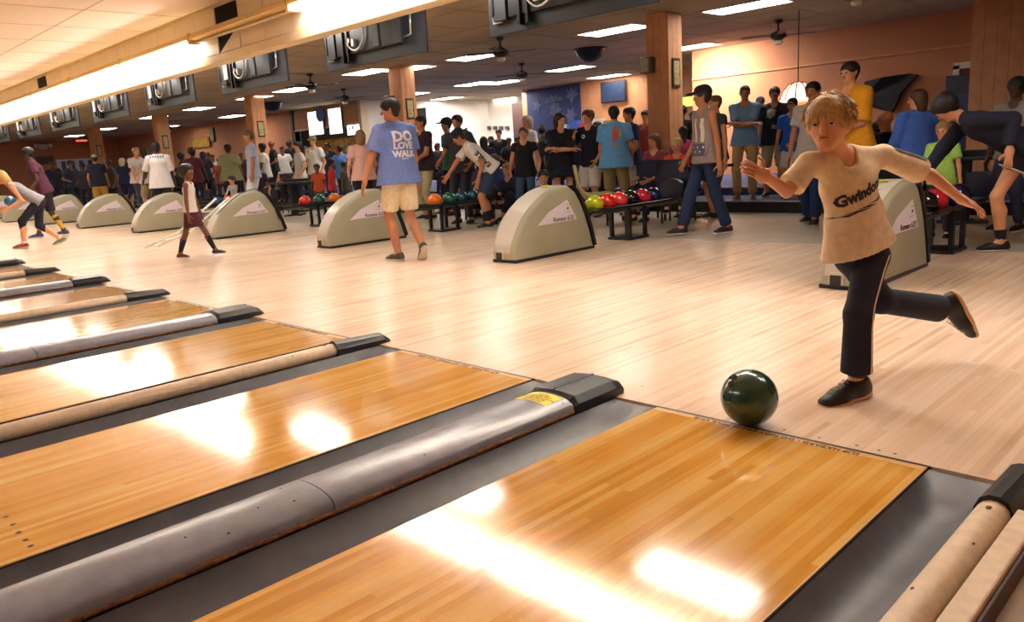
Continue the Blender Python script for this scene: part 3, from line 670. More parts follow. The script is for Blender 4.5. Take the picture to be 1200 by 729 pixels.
def pose_joints(H, p):
    """joints from a pose description in the figure's own frame: +y forward, +x its right hand... lengths in units of H"""
    s = H; J = {}; g = p.get
    lean, tilt, twist = g('lean', 2), g('tilt', 0), g('twist', 0)
    pel = V(*g('pelvis', (0, 0, 0.525))) * s
    q = Quaternion((0, 0, 1), math.radians(g('ptwist', 0)))
    up = rotv((0, 0, 1), (1, 0, 0), -lean); up = rotv(up, (0, 1, 0), tilt)
    q1 = Vector((0, 0, 1)).rotation_difference(Vector(up)); fw = q1 @ Vector((0, 1, 0)); sd = q1 @ Vector((1, 0, 0)); qt = Quaternion(Vector(up), math.radians(twist)); fw = V(*(qt @ fw)); sd = V(*(qt @ sd))
    J['up'] = up; J['side'] = sd; J['tfwd'] = fw; J['pelvis'] = pel
    J['waist'] = pel + up * 0.09 * s; J['chest'] = pel + up * 0.205 * s; J['neck'] = pel + up * 0.315 * s + fw * 0.002 * s
    hp_, ht, hr = g('hpitch', 0), g('hturn', 0), g('hroll', 0)
    # head: turn about vertical, then pitch down
    hl = g('hlean', lean * 0.35)
    hu = rotv((0, 0, 1), (1, 0, 0), -hl); hf = rotv((0, 1, 0), (1, 0, 0), -hl); hs_ = V(1, 0, 0)
    R_ = Quaternion((0, 0, 1), math.radians(ht)) @ Quaternion((1, 0, 0), math.radians(-hp_)) @ Quaternion((0, 1, 0), math.radians(hr))
    f = lambda v: V(*(R_ @ Vector(v)))
    J['hup'] = f(hu); J['hfwd'] = f(hf); J['hside'] = f(hs_)
    hd_ = g('headscale', 1.0)
    J['head'] = J['neck'] + unit(up + J['hup']) * 0.040 * s + J['hup'] * 0.035 * s * hd_ + J['hfwd'] * 0.006 * s
    shw = g('shw', 0.104) * s
    for nm, e in (('L', -1), ('R', 1)):
        sh = J['neck'] - up * 0.046 * s + sd * e * shw; J['sh' + nm] = sh
        h = g('hand' + nm, (e * 0.16, 0.02, 0.46)); c = V(*h) * s
        pole = V(*g('elbow' + nm, (e * 0.4, -1, -0.2)))
        el, wr = ik(sh, c, 0.172 * s, 0.150 * s, unit(pole)); J['el' + nm] = el; J['wr' + nm] = wr
        J['hd' + nm] = unit(V(*g('hdir' + nm)) if g('hdir' + nm) else unit(wr - el)); 
        pn = V(*g('palm' + nm, (-e, 0, 0))); pn = pn - J['hd' + nm] * (pn @ J['hd' + nm]); J['pn' + nm] = unit(pn); J['curl' + nm] = g('curl' + nm, 0.45)
        tt = np.cross(J['hd' + nm], J['pn' + nm]); tw = V(0, 1, 0.001); J['th' + nm] = tt if tt @ tw > 0 else -tt
        hp = pel + V(*(q @ Vector((e * 0.052 * s, 0, 0)))) - V(0, 0, 0.02 * s); J['hip' + nm] = hp
        ft = V(*g('foot' + nm, (e * 0.065, 0.0, 0.042))) * s; kp = V(*g('knee' + nm, (e * .12, 1, 0)))
        kn, an = ik(hp, ft, 0.245 * s, 0.238 * s, unit(kp)); J['kn' + nm] = kn; J['an' + nm] = an
        sh_ = unit(an - kn); J['kfwd' + nm] = unit(unit(kp) - sh_ * (unit(kp) @ sh_))
        fd = g('fdir' + nm, (e * .15, 1, 0)); fd = unit(V(*fd)); J['ft' + nm] = fd
        x = np.cross(fd, V(0, 0, 1)); x = unit(x) if np.linalg.norm(x) > .05 else V(1, 0, 0); dn = -unit(np.cross(x, fd)); J['fdn' + nm] = dn
    return J
PEOPLE = []
HOV = {}; SPOTS = []
def blocked(x, y, r=.40):
    if any((x - a) ** 2 + (y - b_) ** 2 < r * r for a, b_ in SPOTS): return True
    for k in range(6):
        if abs(x + .39 + PITCH * k) < .36 and 3.9 < y < 6.05: return True
    return any(abs(x + 5.5 + 6.784 * k) < .46 and abs(y - 8.22) < .46 for k in range(6))
def settle(u, v, Y, lo_=4.9, hi_=9.6, ok=lambda h: 1.42 < h < 1.93, r=.45):
    best = None
    for d in (0, .25, -.25, .5, -.5, .75, -.75, 1.0, -1.0, 1.3, -1.3, 1.6, 2.0, 2.4):
        y = Y + d
        if not lo_ <= y <= hi_: continue
        zf = 0.0 if y < 7.95 else (0.17 if y < 9.05 else 0.30); q = PYY(u, v, y)
        if abs(y - 7.98) < .2 or abs(y - 9.1) < .12: continue
        if not blocked(q.x, q.y, r) and ok(q.z - zf): best = y; break
    if best is None: best = Y
    q = PYY(u, v, best); SPOTS.append((q.x, q.y)); return best
def person(label, pos, a, H, pose=None, near=False, vox=None, group='bystanders in the seating area', **o):
    """pos = world floor point; a = turn seen from the camera: 0 faces us, 90 faces picture right, 180 away, -90 left"""
    pos = Vector(pos); H = HOV.get((round(pos.x, 4), round(pos.y, 4)), H); t = Vector((CAM.x - pos.x, CAM.y - pos.y)); t.normalize(); f = Matrix.Rotation(math.radians(a), 2) @ t
    root = thing('person', label, 'person', pos, math.atan2(f.y, f.x) - PI / 2, group)
    dist = (Vector((pos.x, pos.y)) - Vector((CAM.x, CAM.y))).length
    if vox is None: vox = max(0.013, min(0.026, dist * 0.0017))
    J = pose_joints(H, dict(pose or {}, headscale=o.get('head', 1.0)))
    if dist > 14: o.setdefault('hands', False); 
    if dist > 13: o.setdefault('face', False)
    body, shirt = make_body(H, vox, J, o, root, near); root['_H'] = H; del root['_H']
    return root, J, body, shirt
def wrap_text(s, size, centre, xdir, updir, target, mat, name='lettering', parent=None, bold=0.0, up=0.004, stretch=1.0, tdir=None, space=1.0):
    """flat print laid on a garment: letters projected on to the cloth surface (root space)"""
    me = text_mesh(s, size, bold); bm = bmesh.new(); bm.from_mesh(me); bmesh.ops.triangulate(bm, faces=bm.faces[:])
    for _ in range(2):
        es = [e for e in bm.edges if e.calc_length() > size * .22]
        if es: bmesh.ops.subdivide_edges(bm, edges=es, cuts=1); bmesh.ops.triangulate(bm, faces=bm.faces[:])
    xd = Vector(xdir).normalized(); ud = Vector(updir).normalized(); nd = Vector(tdir).normalized() if tdir is not None else xd.cross(ud)
    dg = None; tb = bmesh.new(); tb.from_mesh(target.data); tree = BVHTree.FromBMesh(tb); tb.free()
    for v in bm.verts:
        p = Vector(centre) + xd * v.co.x * stretch + ud * v.co.y; h = tree.ray_cast(p + nd * 0.5, -nd)
        v.co = (h[0] + nd * up) if h[0] else p + nd * 0.0
    o = obj(name, bm, mat, parent); return o
def wrap_patch(poly, centre, xdir, updir, target, mat, name='print', parent=None, up=0.003, n=10):
    """flat printed shape (2-D polygon list) projected on to a garment"""
    bm = bmesh.new(); f = bm.faces.new([bm.verts.new((x, y, 0)) for x, y in poly]); bmesh.ops.triangulate(bm, faces=bm.faces[:])
    L0 = max(abs(c) for p in poly for c in p)
    for _ in range(3):
        es = [e for e in bm.edges if e.calc_length() > L0 * .3]
        if es: bmesh.ops.subdivide_edges(bm, edges=es, cuts=1); bmesh.ops.triangulate(bm, faces=bm.faces[:])
    xd = Vector(xdir).normalized(); ud = Vector(updir).normalized(); nd = xd.cross(ud)
    tb = bmesh.new(); tb.from_mesh(target.data); tree = BVHTree.FromBMesh(tb); tb.free()
    for v in bm.verts:
        p = Vector(centre) + xd * v.co.x + ud * v.co.y; h = tree.ray_cast(p + nd * 0.5, -nd); v.co = (h[0] + nd * up) if h[0] else p
    return obj(name, bm, mat, parent)
# ================= ceiling fixtures of the seating side =================
m_diff = emission('ceiling_diffuser', (1.0, 0.94, 0.84), TROFFER_W)
def troffer(x, y, lab):
    t = thing('ceiling_light', lab, 'ceiling light', (x, y, CEIL), 0, 'flat ceiling lights')
    bm = bmesh.new()
    for a in ((-.62, .62, -.31, -.29), (-.62, .62, .29, .31), (-.62, -.6, -.29, .29), (.6, .62, -.29, .29)): box(bm, *a, -0.018, -0.001)
    obj('frame', bm, M('light_frame', 'cfc2a4', .5), t); bx('diffuser', -.6, .6, -.29, .29, -0.012, -0.003, m_diff, t)
for k in range(-1, 9):
    troffer(-1.9 - PITCH * k, 3.2, 'flat ceiling light behind the bulkhead, %s from the right, reflected in the lanes' % ['first', 'second', 'third', 'fourth', 'fifth', 'sixth', 'seventh', 'eighth', 'ninth', 'tenth'][k + 1])
lt = [(720, 35, 'above and left of the first column'), (875, 7, 'near the top edge, right of the first column'), (668, 80, 'under the black dome, left of the first column'), (556, 98, 'farther one of the two between the second and third fans'), (557, 66, 'just left of the ceiling fan between the two right screens'),
      (713, 89, 'right beside the blue mural top'), (343, 105, 'left of the fan under the fourth screen'), (233, 127, 'under the fifth screen'), (480, 80, 'immediately right of the second column'), (524, 115, 'far back over the white-walled room'), (596, 115, 'far back left of the blue mural'), (482, 110, 'far back just right of the second column'),
      (808, 55, 'right of the first column, beside the bright wall'), (180, 137, 'behind the fourth column'), (196, 148, 'right of the fourth column'), (123, 151, 'right of the fifth column'), (87, 159, 'left of the fifth column'), (298, 114, 'behind the third column'), (272, 136, 'left of the third column, near wall'), (590, 96, 'small far one left of the mural'), (430, 84, 'left of the second column near the ceiling')]
for u, v, d in lt:
    p = PZ(u, v, CEIL); troffer(p.x, p.y, 'flat ceiling light ' + d)
# ceiling grid joints
bm = bmesh.new()
for xx in np.arange(-42, 4, 1.22): box(bm, xx - 0.008, xx + 0.008, 2.2, 19, CEIL - 0.004, CEIL + 0.01)
for yy in np.arange(2.6, 19, 1.22): box(bm, -43, 4.6, yy - 0.008, yy + 0.008, CEIL - 0.004, CEIL + 0.01)
obj('trim_6', bm, M('ceiling_grid', '9c8a6c', .8), kind='structure')
bm = bmesh.new()
for u, v in ((530, 12), (808, 38), (45, 158)):
    p = PZ(u, v, CEIL); box(bm, p.x - .45, p.x + .45, p.y - .3, p.y + .3, CEIL - 0.01, CEIL)
# ceiling fans
def fan(u, v, lab):
    p = PZ(u, v, CEIL - 0.32); t = thing('ceiling_fan', lab, 'ceiling fan', (p.x, p.y, CEIL), 0, 'ceiling fans')
    bm = bmesh.new(); lathe(bm, [(0.0, -0.002), (0.075, -0.002), (0.06, -0.05), (0.015, -0.07), (0.015, -0.16), (0.05, -0.18), (0.13, -0.22), (0.14, -0.29), (0.08, -0.33), (0.0, -0.34)], 16); obj('motor', bm, M('fan_dark_metal', '2a241e', .35, metal=.4), t, smooth=40)
    bm = bmesh.new(); lathe(bm, [(0.0, -0.34), (0.07, -0.345), (0.085, -0.38), (0.05, -0.41), (0, -0.415)], 14); obj('light_globe', bm, M('fan_globe', 'e8dcc0', .2), t, smooth=True)
    for k in range(4):
        a = k * PI / 2 + .5; bm = bmesh.new(); box(bm, 0.12, 0.62, -0.06, 0.06, -0.262, -0.252, Matrix.Rotation(a, 4, 'Z') @ Matrix.Rotation(.15, 4, 'X')); obj('blade', bm, M('fan_blade', '5a4630', .5), t)
for u, v, d in ((587, 66, 'between the two nearest screens'), (612, 91, 'farther left of the black dome'), (912, 46, 'in front of the right peach wall'), (365, 104, 'left of the third screen from the right'), (404, 118, 'far one near the menu wall'), (198, 152, 'beside the fourth column'), (1005, -2, 'at the top edge of the picture')): fan(u, v, 'dark ceiling fan with globe ' + d)
for u, v, d in ((692, 57, 'left of the first column'), (318, 120, 'right of the third column')):
    p = PZ(u, v, CEIL); bm = bmesh.new(); lathe(bm, [(0.0, -0.30), (0.12, -0.28), (0.24, -0.20), (0.30, -0.08), (0.32, -0.03), (0.36, -0.02), (0.36, -0.001), (0, -0.001)], 24, Matrix.Translation((p.x, p.y, CEIL)) @ Matrix.Diagonal((1, 1, .9, 1)))
    o = obj('dome_speaker', bm, M('dome_black', '141416', .3), smooth=40); tag(o, 'black half dome hanging from the ceiling ' + d, 'dome')
# ================= columns =================
for k, (dsc) in enumerate(['nearest peach panelled column, right of centre', 'second peach column, behind the man in the blue shirt', 'third peach column, behind the man in the pale shirt', 'fourth peach column, above the man in white', 'fifth peach column, farthest left']):
    xc = -5.50 - k * 6.784; yc = 8.22; t = thing('column', dsc, 'column', (xc, yc, 0.17), 0, 'peach panelled columns'); hh = CEIL - 0.17
    bm = bmesh.new(); box(bm, -.19, .19, -.19, .19, 0, hh - .002); obj('core', bm, m_peachp, t)
    for s in (-1, 1):
        for f, (ax, ay) in enumerate(((1, 0), (0, 1))):
            for j in range(3):
                bm = bmesh.new(); q = -0.19 + 0.127 * j + .003
                if ax: box(bm, q, q + .121, s * .19, s * .204, 0.12, hh - .06)
                else: box(bm, s * .19, s * .204, q, q + .121, 0.12, hh - .06)
                obj('panel', bm, m_peachp, t)
    bm = bmesh.new(); box(bm, -.215, .215, -.215, .215, 0, .11); obj('plinth', bm, m_white, t)
    if k in (0, 1):
        t2 = thing('wall_speaker', 'small grey box speaker on the ' + ['nearest' , 'second'][k] + ' peach column', 'speaker', (xc - .10, yc - .29, 2.28 if k == 0 else 2.32))
        bx('case', -.11, .08, -.08, .08, -.12, .12, M('speaker_case', '6b5c48', .5), t2, .01); bx('grille', -.09, .06, -.09, -.08, -.10, .10, M('speaker_grille', 'a89c8c', .7), t2)
    t3 = thing('picture_frame', 'small dark framed picture on the %s column' % ['nearest', 'second', 'third', 'fourth', 'fifth'][k], 'picture', (xc + .214, yc, 2.14))
    bx('frame', -.008, .012, -.10, .10, -.22, .22, M('frame_dark', '3a2a18', .5), t3); bx('print', .012, .016, -.075, .075, -.18, .18, M('print_tone', 'b0a070', .6, var=.5, scale=30), t3)
# ================= screens hung behind the bulkhead =================
m_tvb = M('screen_back_plastic', '20232d', .4, var=.12, scale=8); m_tvd = M('screen_back_dark', '14151c', .3, var=.1); m_met = M('bracket_steel', 'c9c5c0', .3, metal=.7)
ordn = ['nearest', 'second', 'third', 'fourth', 'fifth', 'sixth', 'seventh', 'eighth']
def screen(xc, k):
    t = thing('hanging_screen', 'wide black screen hanging from the ceiling, seen from behind, %s from the right' % ordn[k], 'screen', (xc, 3.8, 2.36), 0, 'screens above the ball returns')
    bm = bmesh.new(); box(bm, -1.13, 1.13, -.012, .02, 0, .64, None, .006); obj('panel_back', bm, m_tvb, t)
    bx('glass', -1.10, 1.10, .020, .026, .03, .61, M('screen_glass', '0a0a10', .1), t)
    bm = bmesh.new(); box(bm, -.78, .55, -.06, -.012, .16, .62, None, .01); obj('electronics_cover', bm, m_tvd, t)
    for (a, b_, c, d) in ((-1.0, -.80, .14, .60), (.10, .24, .18, .60), (.55, .72, .16, .60)):
        bm = bmesh.new(); box(bm, a, b_, -.075, -.012, c, d, None, .005); obj('vent_cover', bm, m_tvb, t)
    bm = bmesh.new()
    pass
    bm.free()
    for a in (-1.02, -.62, -.50): bx('rail', a, a + .035, -.085, -.012, .06 if a > -1 else .2, .60, m_tvd, t)
    bx('power_box', -1.03, -.90, -.05, -.012, .12, .18, m_met, t)
    bm = bmesh.new(); tube(bm, [(-.28 + .22 * math.cos(q), -.09, .45 + .26 * math.sin(q)) for q in np.linspace(-2.6, .1, 10)], .012, 6); obj('cable', bm, m_met, t, smooth=True)
    bm = bmesh.new(); box(bm, -.36, -.30, -.10, -.06, .25, .34); box(bm, -.44, -.40, -.10, -.06, .30, .36); obj('connector', bm, m_met, t)
    bm = bmesh.new(); tube(bm, [(.70, -.03, .22), (.86, -.03, .24), (.88, -.03, .50)], .014, 6); obj('cable_loop', bm, m_met, t, smooth=True)
    if k in (2, 3, 4, 5, 6): bx('reflector_panel', -.84, -.70, -.09, -.076, .22, .60, M('pale_panel', 'ece8e4', .4, var=0), t)
    bm = bmesh.new()
    for a in (-.5, .5): box(bm, a - .02, a + .02, -.005, .035, .62, CEIL - 2.362)
    obj('hanger', bm, m_tvd, t)
for k in range(8): screen(-3.68 - k * PITCH, k)
# ================= ball returns =================
m_hood = M('hood_beige_plastic', 'aaa58c', .38, var=.05, scale=5); m_hood2 = M('hood_pearl_top', 'cbc4b8', .25, var=.03, scale=5)
prof = [(2.79, 0.03), (2.775, .10), (2.80, .20), (2.86, .31), (2.94, .42), (3.05, .52), (3.18, .605), (3.32, .665), (3.46, .70), (3.58, .712), (3.66, .700), (3.74, .65), (3.82, .54), (3.90, .39), (3.97, .20), (4.02, .03)]
def hood(xc, k):
    where = ['directly behind the bowling boy', 'right of centre, in front of the rack of bright balls', 'left of the man in the blue shirt', 'with wires over it, behind the running girl', 'behind the man in the white shirt', 'third from the left edge', 'second from the left edge', 'behind the bending woman', 'at the left edge'][k]
    t = thing('ball_return', 'beige quarter-round ball return hood ' + where, 'ball return', (xc, 0, 0), 0, 'ball returns')
    w = .175
    bm = bmesh.new(); A = []; Bv = []
    n = len(prof)
    # shell: outer bevelled quarter round with softly rounded shoulders
    cols = []
    cy, cz = 3.45, 0.05
    for sx, inset in ((-w, .045), (-w + .012, .018), (-w + .05, 0.0), (w - .05, 0.0), (w - .012, .018), (w, .045)):
        ring = []
        for (y, z) in prof:
            d = Vector((y - cy, z - cz)); L0 = d.length; f = (L0 - inset) / L0
            fy = cy + d.x * f; fz = max(.03, cz + d.y * f); wf = 1.0 if y > 2.95 else 1.0
            ring.append(bm.verts.new((sx * (1.0 if z > .3 or y > 3.3 else .93), fy, fz)))
        cols.append(ring)
    for a, b_ in zip(cols, cols[1:]):
        for j in range(n - 1): bm.faces.new((a[j], a[j + 1], b_[j + 1], b_[j]))
        bm.faces.new((a[n - 1], a[0], b_[0], b_[n - 1]))
    bm.faces.new(cols[0]); bm.faces.new(cols[-1])
    obj('hood_shell', bm, m_hood, t, smooth=42)
    # pearl band over the front curve
    bm = bmesh.new(); rr = []
    for j in range(1, 11):
        y, z = prof[j]; d = Vector((y - cy, z - cz)).normalized() * .003
        rr.append([bm.verts.new((x * (1 if z > .3 else .93), y + d.x, z + d.y)) for x in (-w + .05, w - .05)])
    for a, b_ in zip(rr, rr[1:]): bm.faces.new((a[0], a[1], b_[1], b_[0]))
    r = bmesh.ops.extrude_face_region(bm, geom=bm.faces[:]); bmesh.ops.translate(bm, vec=(0, .002, -.002), verts=[v for v in r['geom'] if isinstance(v, bmesh.types.BMVert)])
    obj('front_band', bm, m_hood2, t, smooth=60)
    bx('base', -w * .95, w * .98, 2.80, 4.02, 0, .03, m_black, t)
    # black vent in the nose
    bx('nose_frame', -.085, .02, 2.765, 2.80, .035, .125, m_hood2, t, .003); bx('nose_vent', -.07, .005, 2.755, 2.785, .03, .105, m_black, t)
    # rear trim
    bm = bmesh.new(); q = [(y, z) for y, z in prof[10:]]; q2 = [(y + .035, z + .01) for y, z in q]
    prism(bm, q + q2[::-1], 'x', -w - .004, w + .004); obj('rear_trim', bm, m_black, t)
    bx('yellow_sticker', -.05, .05, 3.44, 3.56, .703, .712, M('yellow_tag', 'd8cf2a', .5), t)
    # side label with its words, both sides
    for s in (1, -1):
        lb = bmesh.new(); pts = [(3.12, .335), (3.30, .46), (3.60, .565), (3.74, .345)]; x = s * (w + .0015)
        f = lb.faces.new([lb.verts.new((x, y, z)) for y, z in pts]); r = bmesh.ops.extrude_face_region(lb, geom=[f]); bmesh.ops.translate(lb, vec=(-s * .001, 0, 0), verts=[v for v in r['geom'] if isinstance(v, bmesh.types.BMVert)])
        l = obj('verse_label', lb, M('label_paper', 'e6dce6', .5, var=.02), t)
        R_ = Matrix(((0, 0, s, 0), (s, 0, 0, 0), (0, 1, 0, 0), (0, 0, 0, 1)))
        text_obj('lettering', 'Romans 6:23', .062, Matrix.Translation((s * (w + .003), 3.53, .372)) @ R_, M('label_ink', '5b2f3f', .6, var=0), l, .001)
        if k < 4:
            text_obj('small_lettering', 'STRIKE OUT SIN', .017, Matrix.Translation((s * (w + .003), 3.60, .495)) @ R_, M('label_ink2', '8d8090', .6, var=0), l) if False else None
            bm = bmesh.new(); lathe(bm, [(0, 0), (.013, 0), (.013, .002), (0, .002)], 10, Matrix.Translation((s * (w + .0015), 3.60, .475)) @ Matrix.Rotation(s * PI / 2, 4, 'Y')); obj('emblem', bm, M('label_ink', '5b2f3f', .6, var=0), l)
            bm = bmesh.new(); box(bm, s * (w + .0005), s * (w + .0022), 3.56, 3.65, .507, .511); box(bm, s * (w + .0005), s * (w + .0022), 3.56, 3.65, .436, .440); obj('fine_print', bm, M('label_ink2', '8d8090', .6, var=0), l)
    return t
for k in range(9): hood(-.39 - k * PITCH, k)
BALL_COL = {'yellow': 'b9c016', 'orange': 'f07a10', 'red': 'd62a1e', 'crimson': 'c81e34', 'black': '120f14', 'navy': '1c1e54', 'teal': '0f4a58', 'green': '0d5a3c', 'pink red': 'e23838', 'blue': '1d5a86', 'dark green': '0c4230'}
def ball(col, loc, lab, group='bowling balls on the racks', big=False, r=.108):
    t = thing('bowling_ball', lab, 'bowling ball', loc, 0, group)
    bm = bmesh.new(); sphere(bm, (0, 0, 0), r, 32 if big else 20, 20 if big else 12); obj('ball_shell', bm, M('ball_' + col.replace(' ', '_'), BALL_COL[col], .22 if col == 'dark green' else .08, var=.25 if big else .10, scale=14, coat=.6), t, smooth=True)
    if big:
        for (x, y, z) in ((-.3, -.5, .81), (-.45, -.42, .78), (-.33, -.7, .63)):
            d = Vector((x, y, z)).normalized(); bm = bmesh.new(); bmesh.ops.create_cone(bm, cap_ends=True, segments=12, radius1=.013, radius2=.013, depth=.004, matrix=Matrix.Translation(d * (r - .0012)) @ d.to_track_quat('Z', 'Y').to_matrix().to_4x4()); obj('finger_hole', bm, m_dark, t)
    return t
def rack(xc, k, balls):
    t = thing('ball_rack', 'long black ball rack behind the %s ball return from the right' % ordn[k], 'ball rack', (xc, 0, 0), 0, 'ball racks')
    for s in (-1, 1):
        bm = bmesh.new(); tube(bm, [(s * .14, 4.06, .40), (s * .15, 4.3, .395), (s * .15, 5.55, .395), (s * .14, 5.80, .40), (s * .06, 5.90, .405)], .020, 8); obj('rail', bm, M('rack_black_enamel', '10121a', .3), t, smooth=True)
    bm = bmesh.new(); prism(bm, [(-.13, .385), (-.07, .35), (.07, .35), (.13, .385), (.13, .37), (.07, .335), (-.07, .335), (-.13, .37)], 'y', 4.06, 5.8); obj('tray', bm, _mc['rack_black_enamel'], t)
    for y in (4.72, 5.02):
        for s in (-1, 1): bx('leg', s * .13 - .02, s * .13 + .02, y - .02, y + .02, 0.02, .39, _mc['rack_black_enamel'], t)
    bx('foot_bar', -.16, .16, 4.68, 5.06, 0.0, .03, _mc['rack_black_enamel'], t)
    bm = bmesh.new(); pr = [(-.17, .40)] + [(-.17 * math.cos(q), .52 + .12 * math.sin(q)) for q in np.linspace(0.2, PI - .2, 8)] + [(.17, .40)]
    prism(bm, pr, 'y', 5.78, 5.84); obj('end_stop', bm, M('end_stop_navy', '141a30', .3), t)
    for j, (c, y, lab) in enumerate(balls):
        ball(c, (xc + (.0 if j % 2 else .0), y, .453), lab, big=(k < 2))
    return t
rack(-.39, 0, [('black', 4.42, 'glossy black ball at the front of the rack behind the boy'), ('crimson', 4.66, 'dark red ball behind the black one on the right rack'), ('navy', 5.3, 'dark navy ball at the far end of the right rack')])
rack(-.39 - PITCH, 1, [('yellow', 4.25, 'yellow-green ball, first on the rack right of centre'), ('red', 4.475, 'orange-red ball next to the yellow-green one'), ('pink red', 4.70, 'bright pinkish red ball, third on the rack right of centre'), ('black', 4.93, 'black ball between two red ones on the rack'), ('crimson', 5.16, 'crimson ball, fifth on the rack right of centre'), ('navy', 5.39, 'dark purple navy ball, last on the rack right of centre')])
rack(-.39 - PITCH * 2, 2, [('orange', 4.72, 'orange ball under the hand of the bending young man'), ('green', 5.0, 'green ball behind the orange one on the middle rack'), ('teal', 5.24, 'first dark teal ball behind the green one'), ('teal', 5.48, 'last dark teal ball beside the bending man\'s shorts')])
rack(-.39 - PITCH * 3, 3, [('red', 4.55, 'red ball left on the rack before the crowd'), ('green', 4.83, 'dark green ball between the red and orange ones'), ('orange', 5.15, 'bright orange ball beside the boy in red')])
rack(-.39 - PITCH * 4, 4, [('blue', 4.5, 'blue ball on the rack behind the running girl'), ('red', 4.75, 'red ball on the rack behind the running girl')])
rack(-.39 - PITCH * 5, 5, [('navy', 4.5, 'dark ball on the rack behind the fourth return'), ('green', 4.75, 'green ball beside the person in navy')])
# the rolling ball
ball('dark green', (PZ(878, 497, 0).x, PZ(878, 497, 0).y, .1085), 'dark green marbled bowling ball rolling over the foul line', None, True)
# ================= people =================
def at(u, v, z=0.0): return PZ(u, v, z)
def hd(u, v, H, Y=None, ymax=9.0):
    """floor spot of a standing person whose crown is seen at (u, v); H is solved exactly once the depth is settled"""
    if Y is None:
        for zf, lo_, hi_ in ((0.0, 4.6, 8.0), (0.17, 8.0, 9.1), (0.30, 9.1, 18)):
            p = PZ(u, v, zf + H)
            if lo_ <= p.y < hi_ and (p - CAM).dot(FWD) > 0: Y = p.y; break
        if Y is None:
            p = PZ(u, v, H); Y = p.y if (p - CAM).dot(FWD) > 0 else 99
            Y = 5.4 if Y < 4.6 else ymax
    Y = settle(u, v, min(Y, ymax)); zf = 0.0 if Y < 8 else (0.17 if Y < 9.1 else 0.30)
    q = PYY(u, v, Y); HOV[(round(q.x, 4), round(q.y, 4))] = q.z - zf
    if not 1.3 < q.z - zf < 2.0: print('HEIGHT', u, v, round(Y, 2), round(q.z - zf, 2))
    return Vector((q.x, q.y, zf))
APP = 'bowlers on the approach'
def loc(pos, a, H, w):
    pos = Vector(pos); t = Vector((CAM.x - pos.x, CAM.y - pos.y)).normalized(); f = Matrix.Rotation(math.radians(a), 2) @ t
    return tuple((Matrix.Translation(pos) @ Matrix.Rotation(math.atan2(f.y, f.x) - PI / 2, 4, 'Z')).inverted() @ Vector(w) / H)
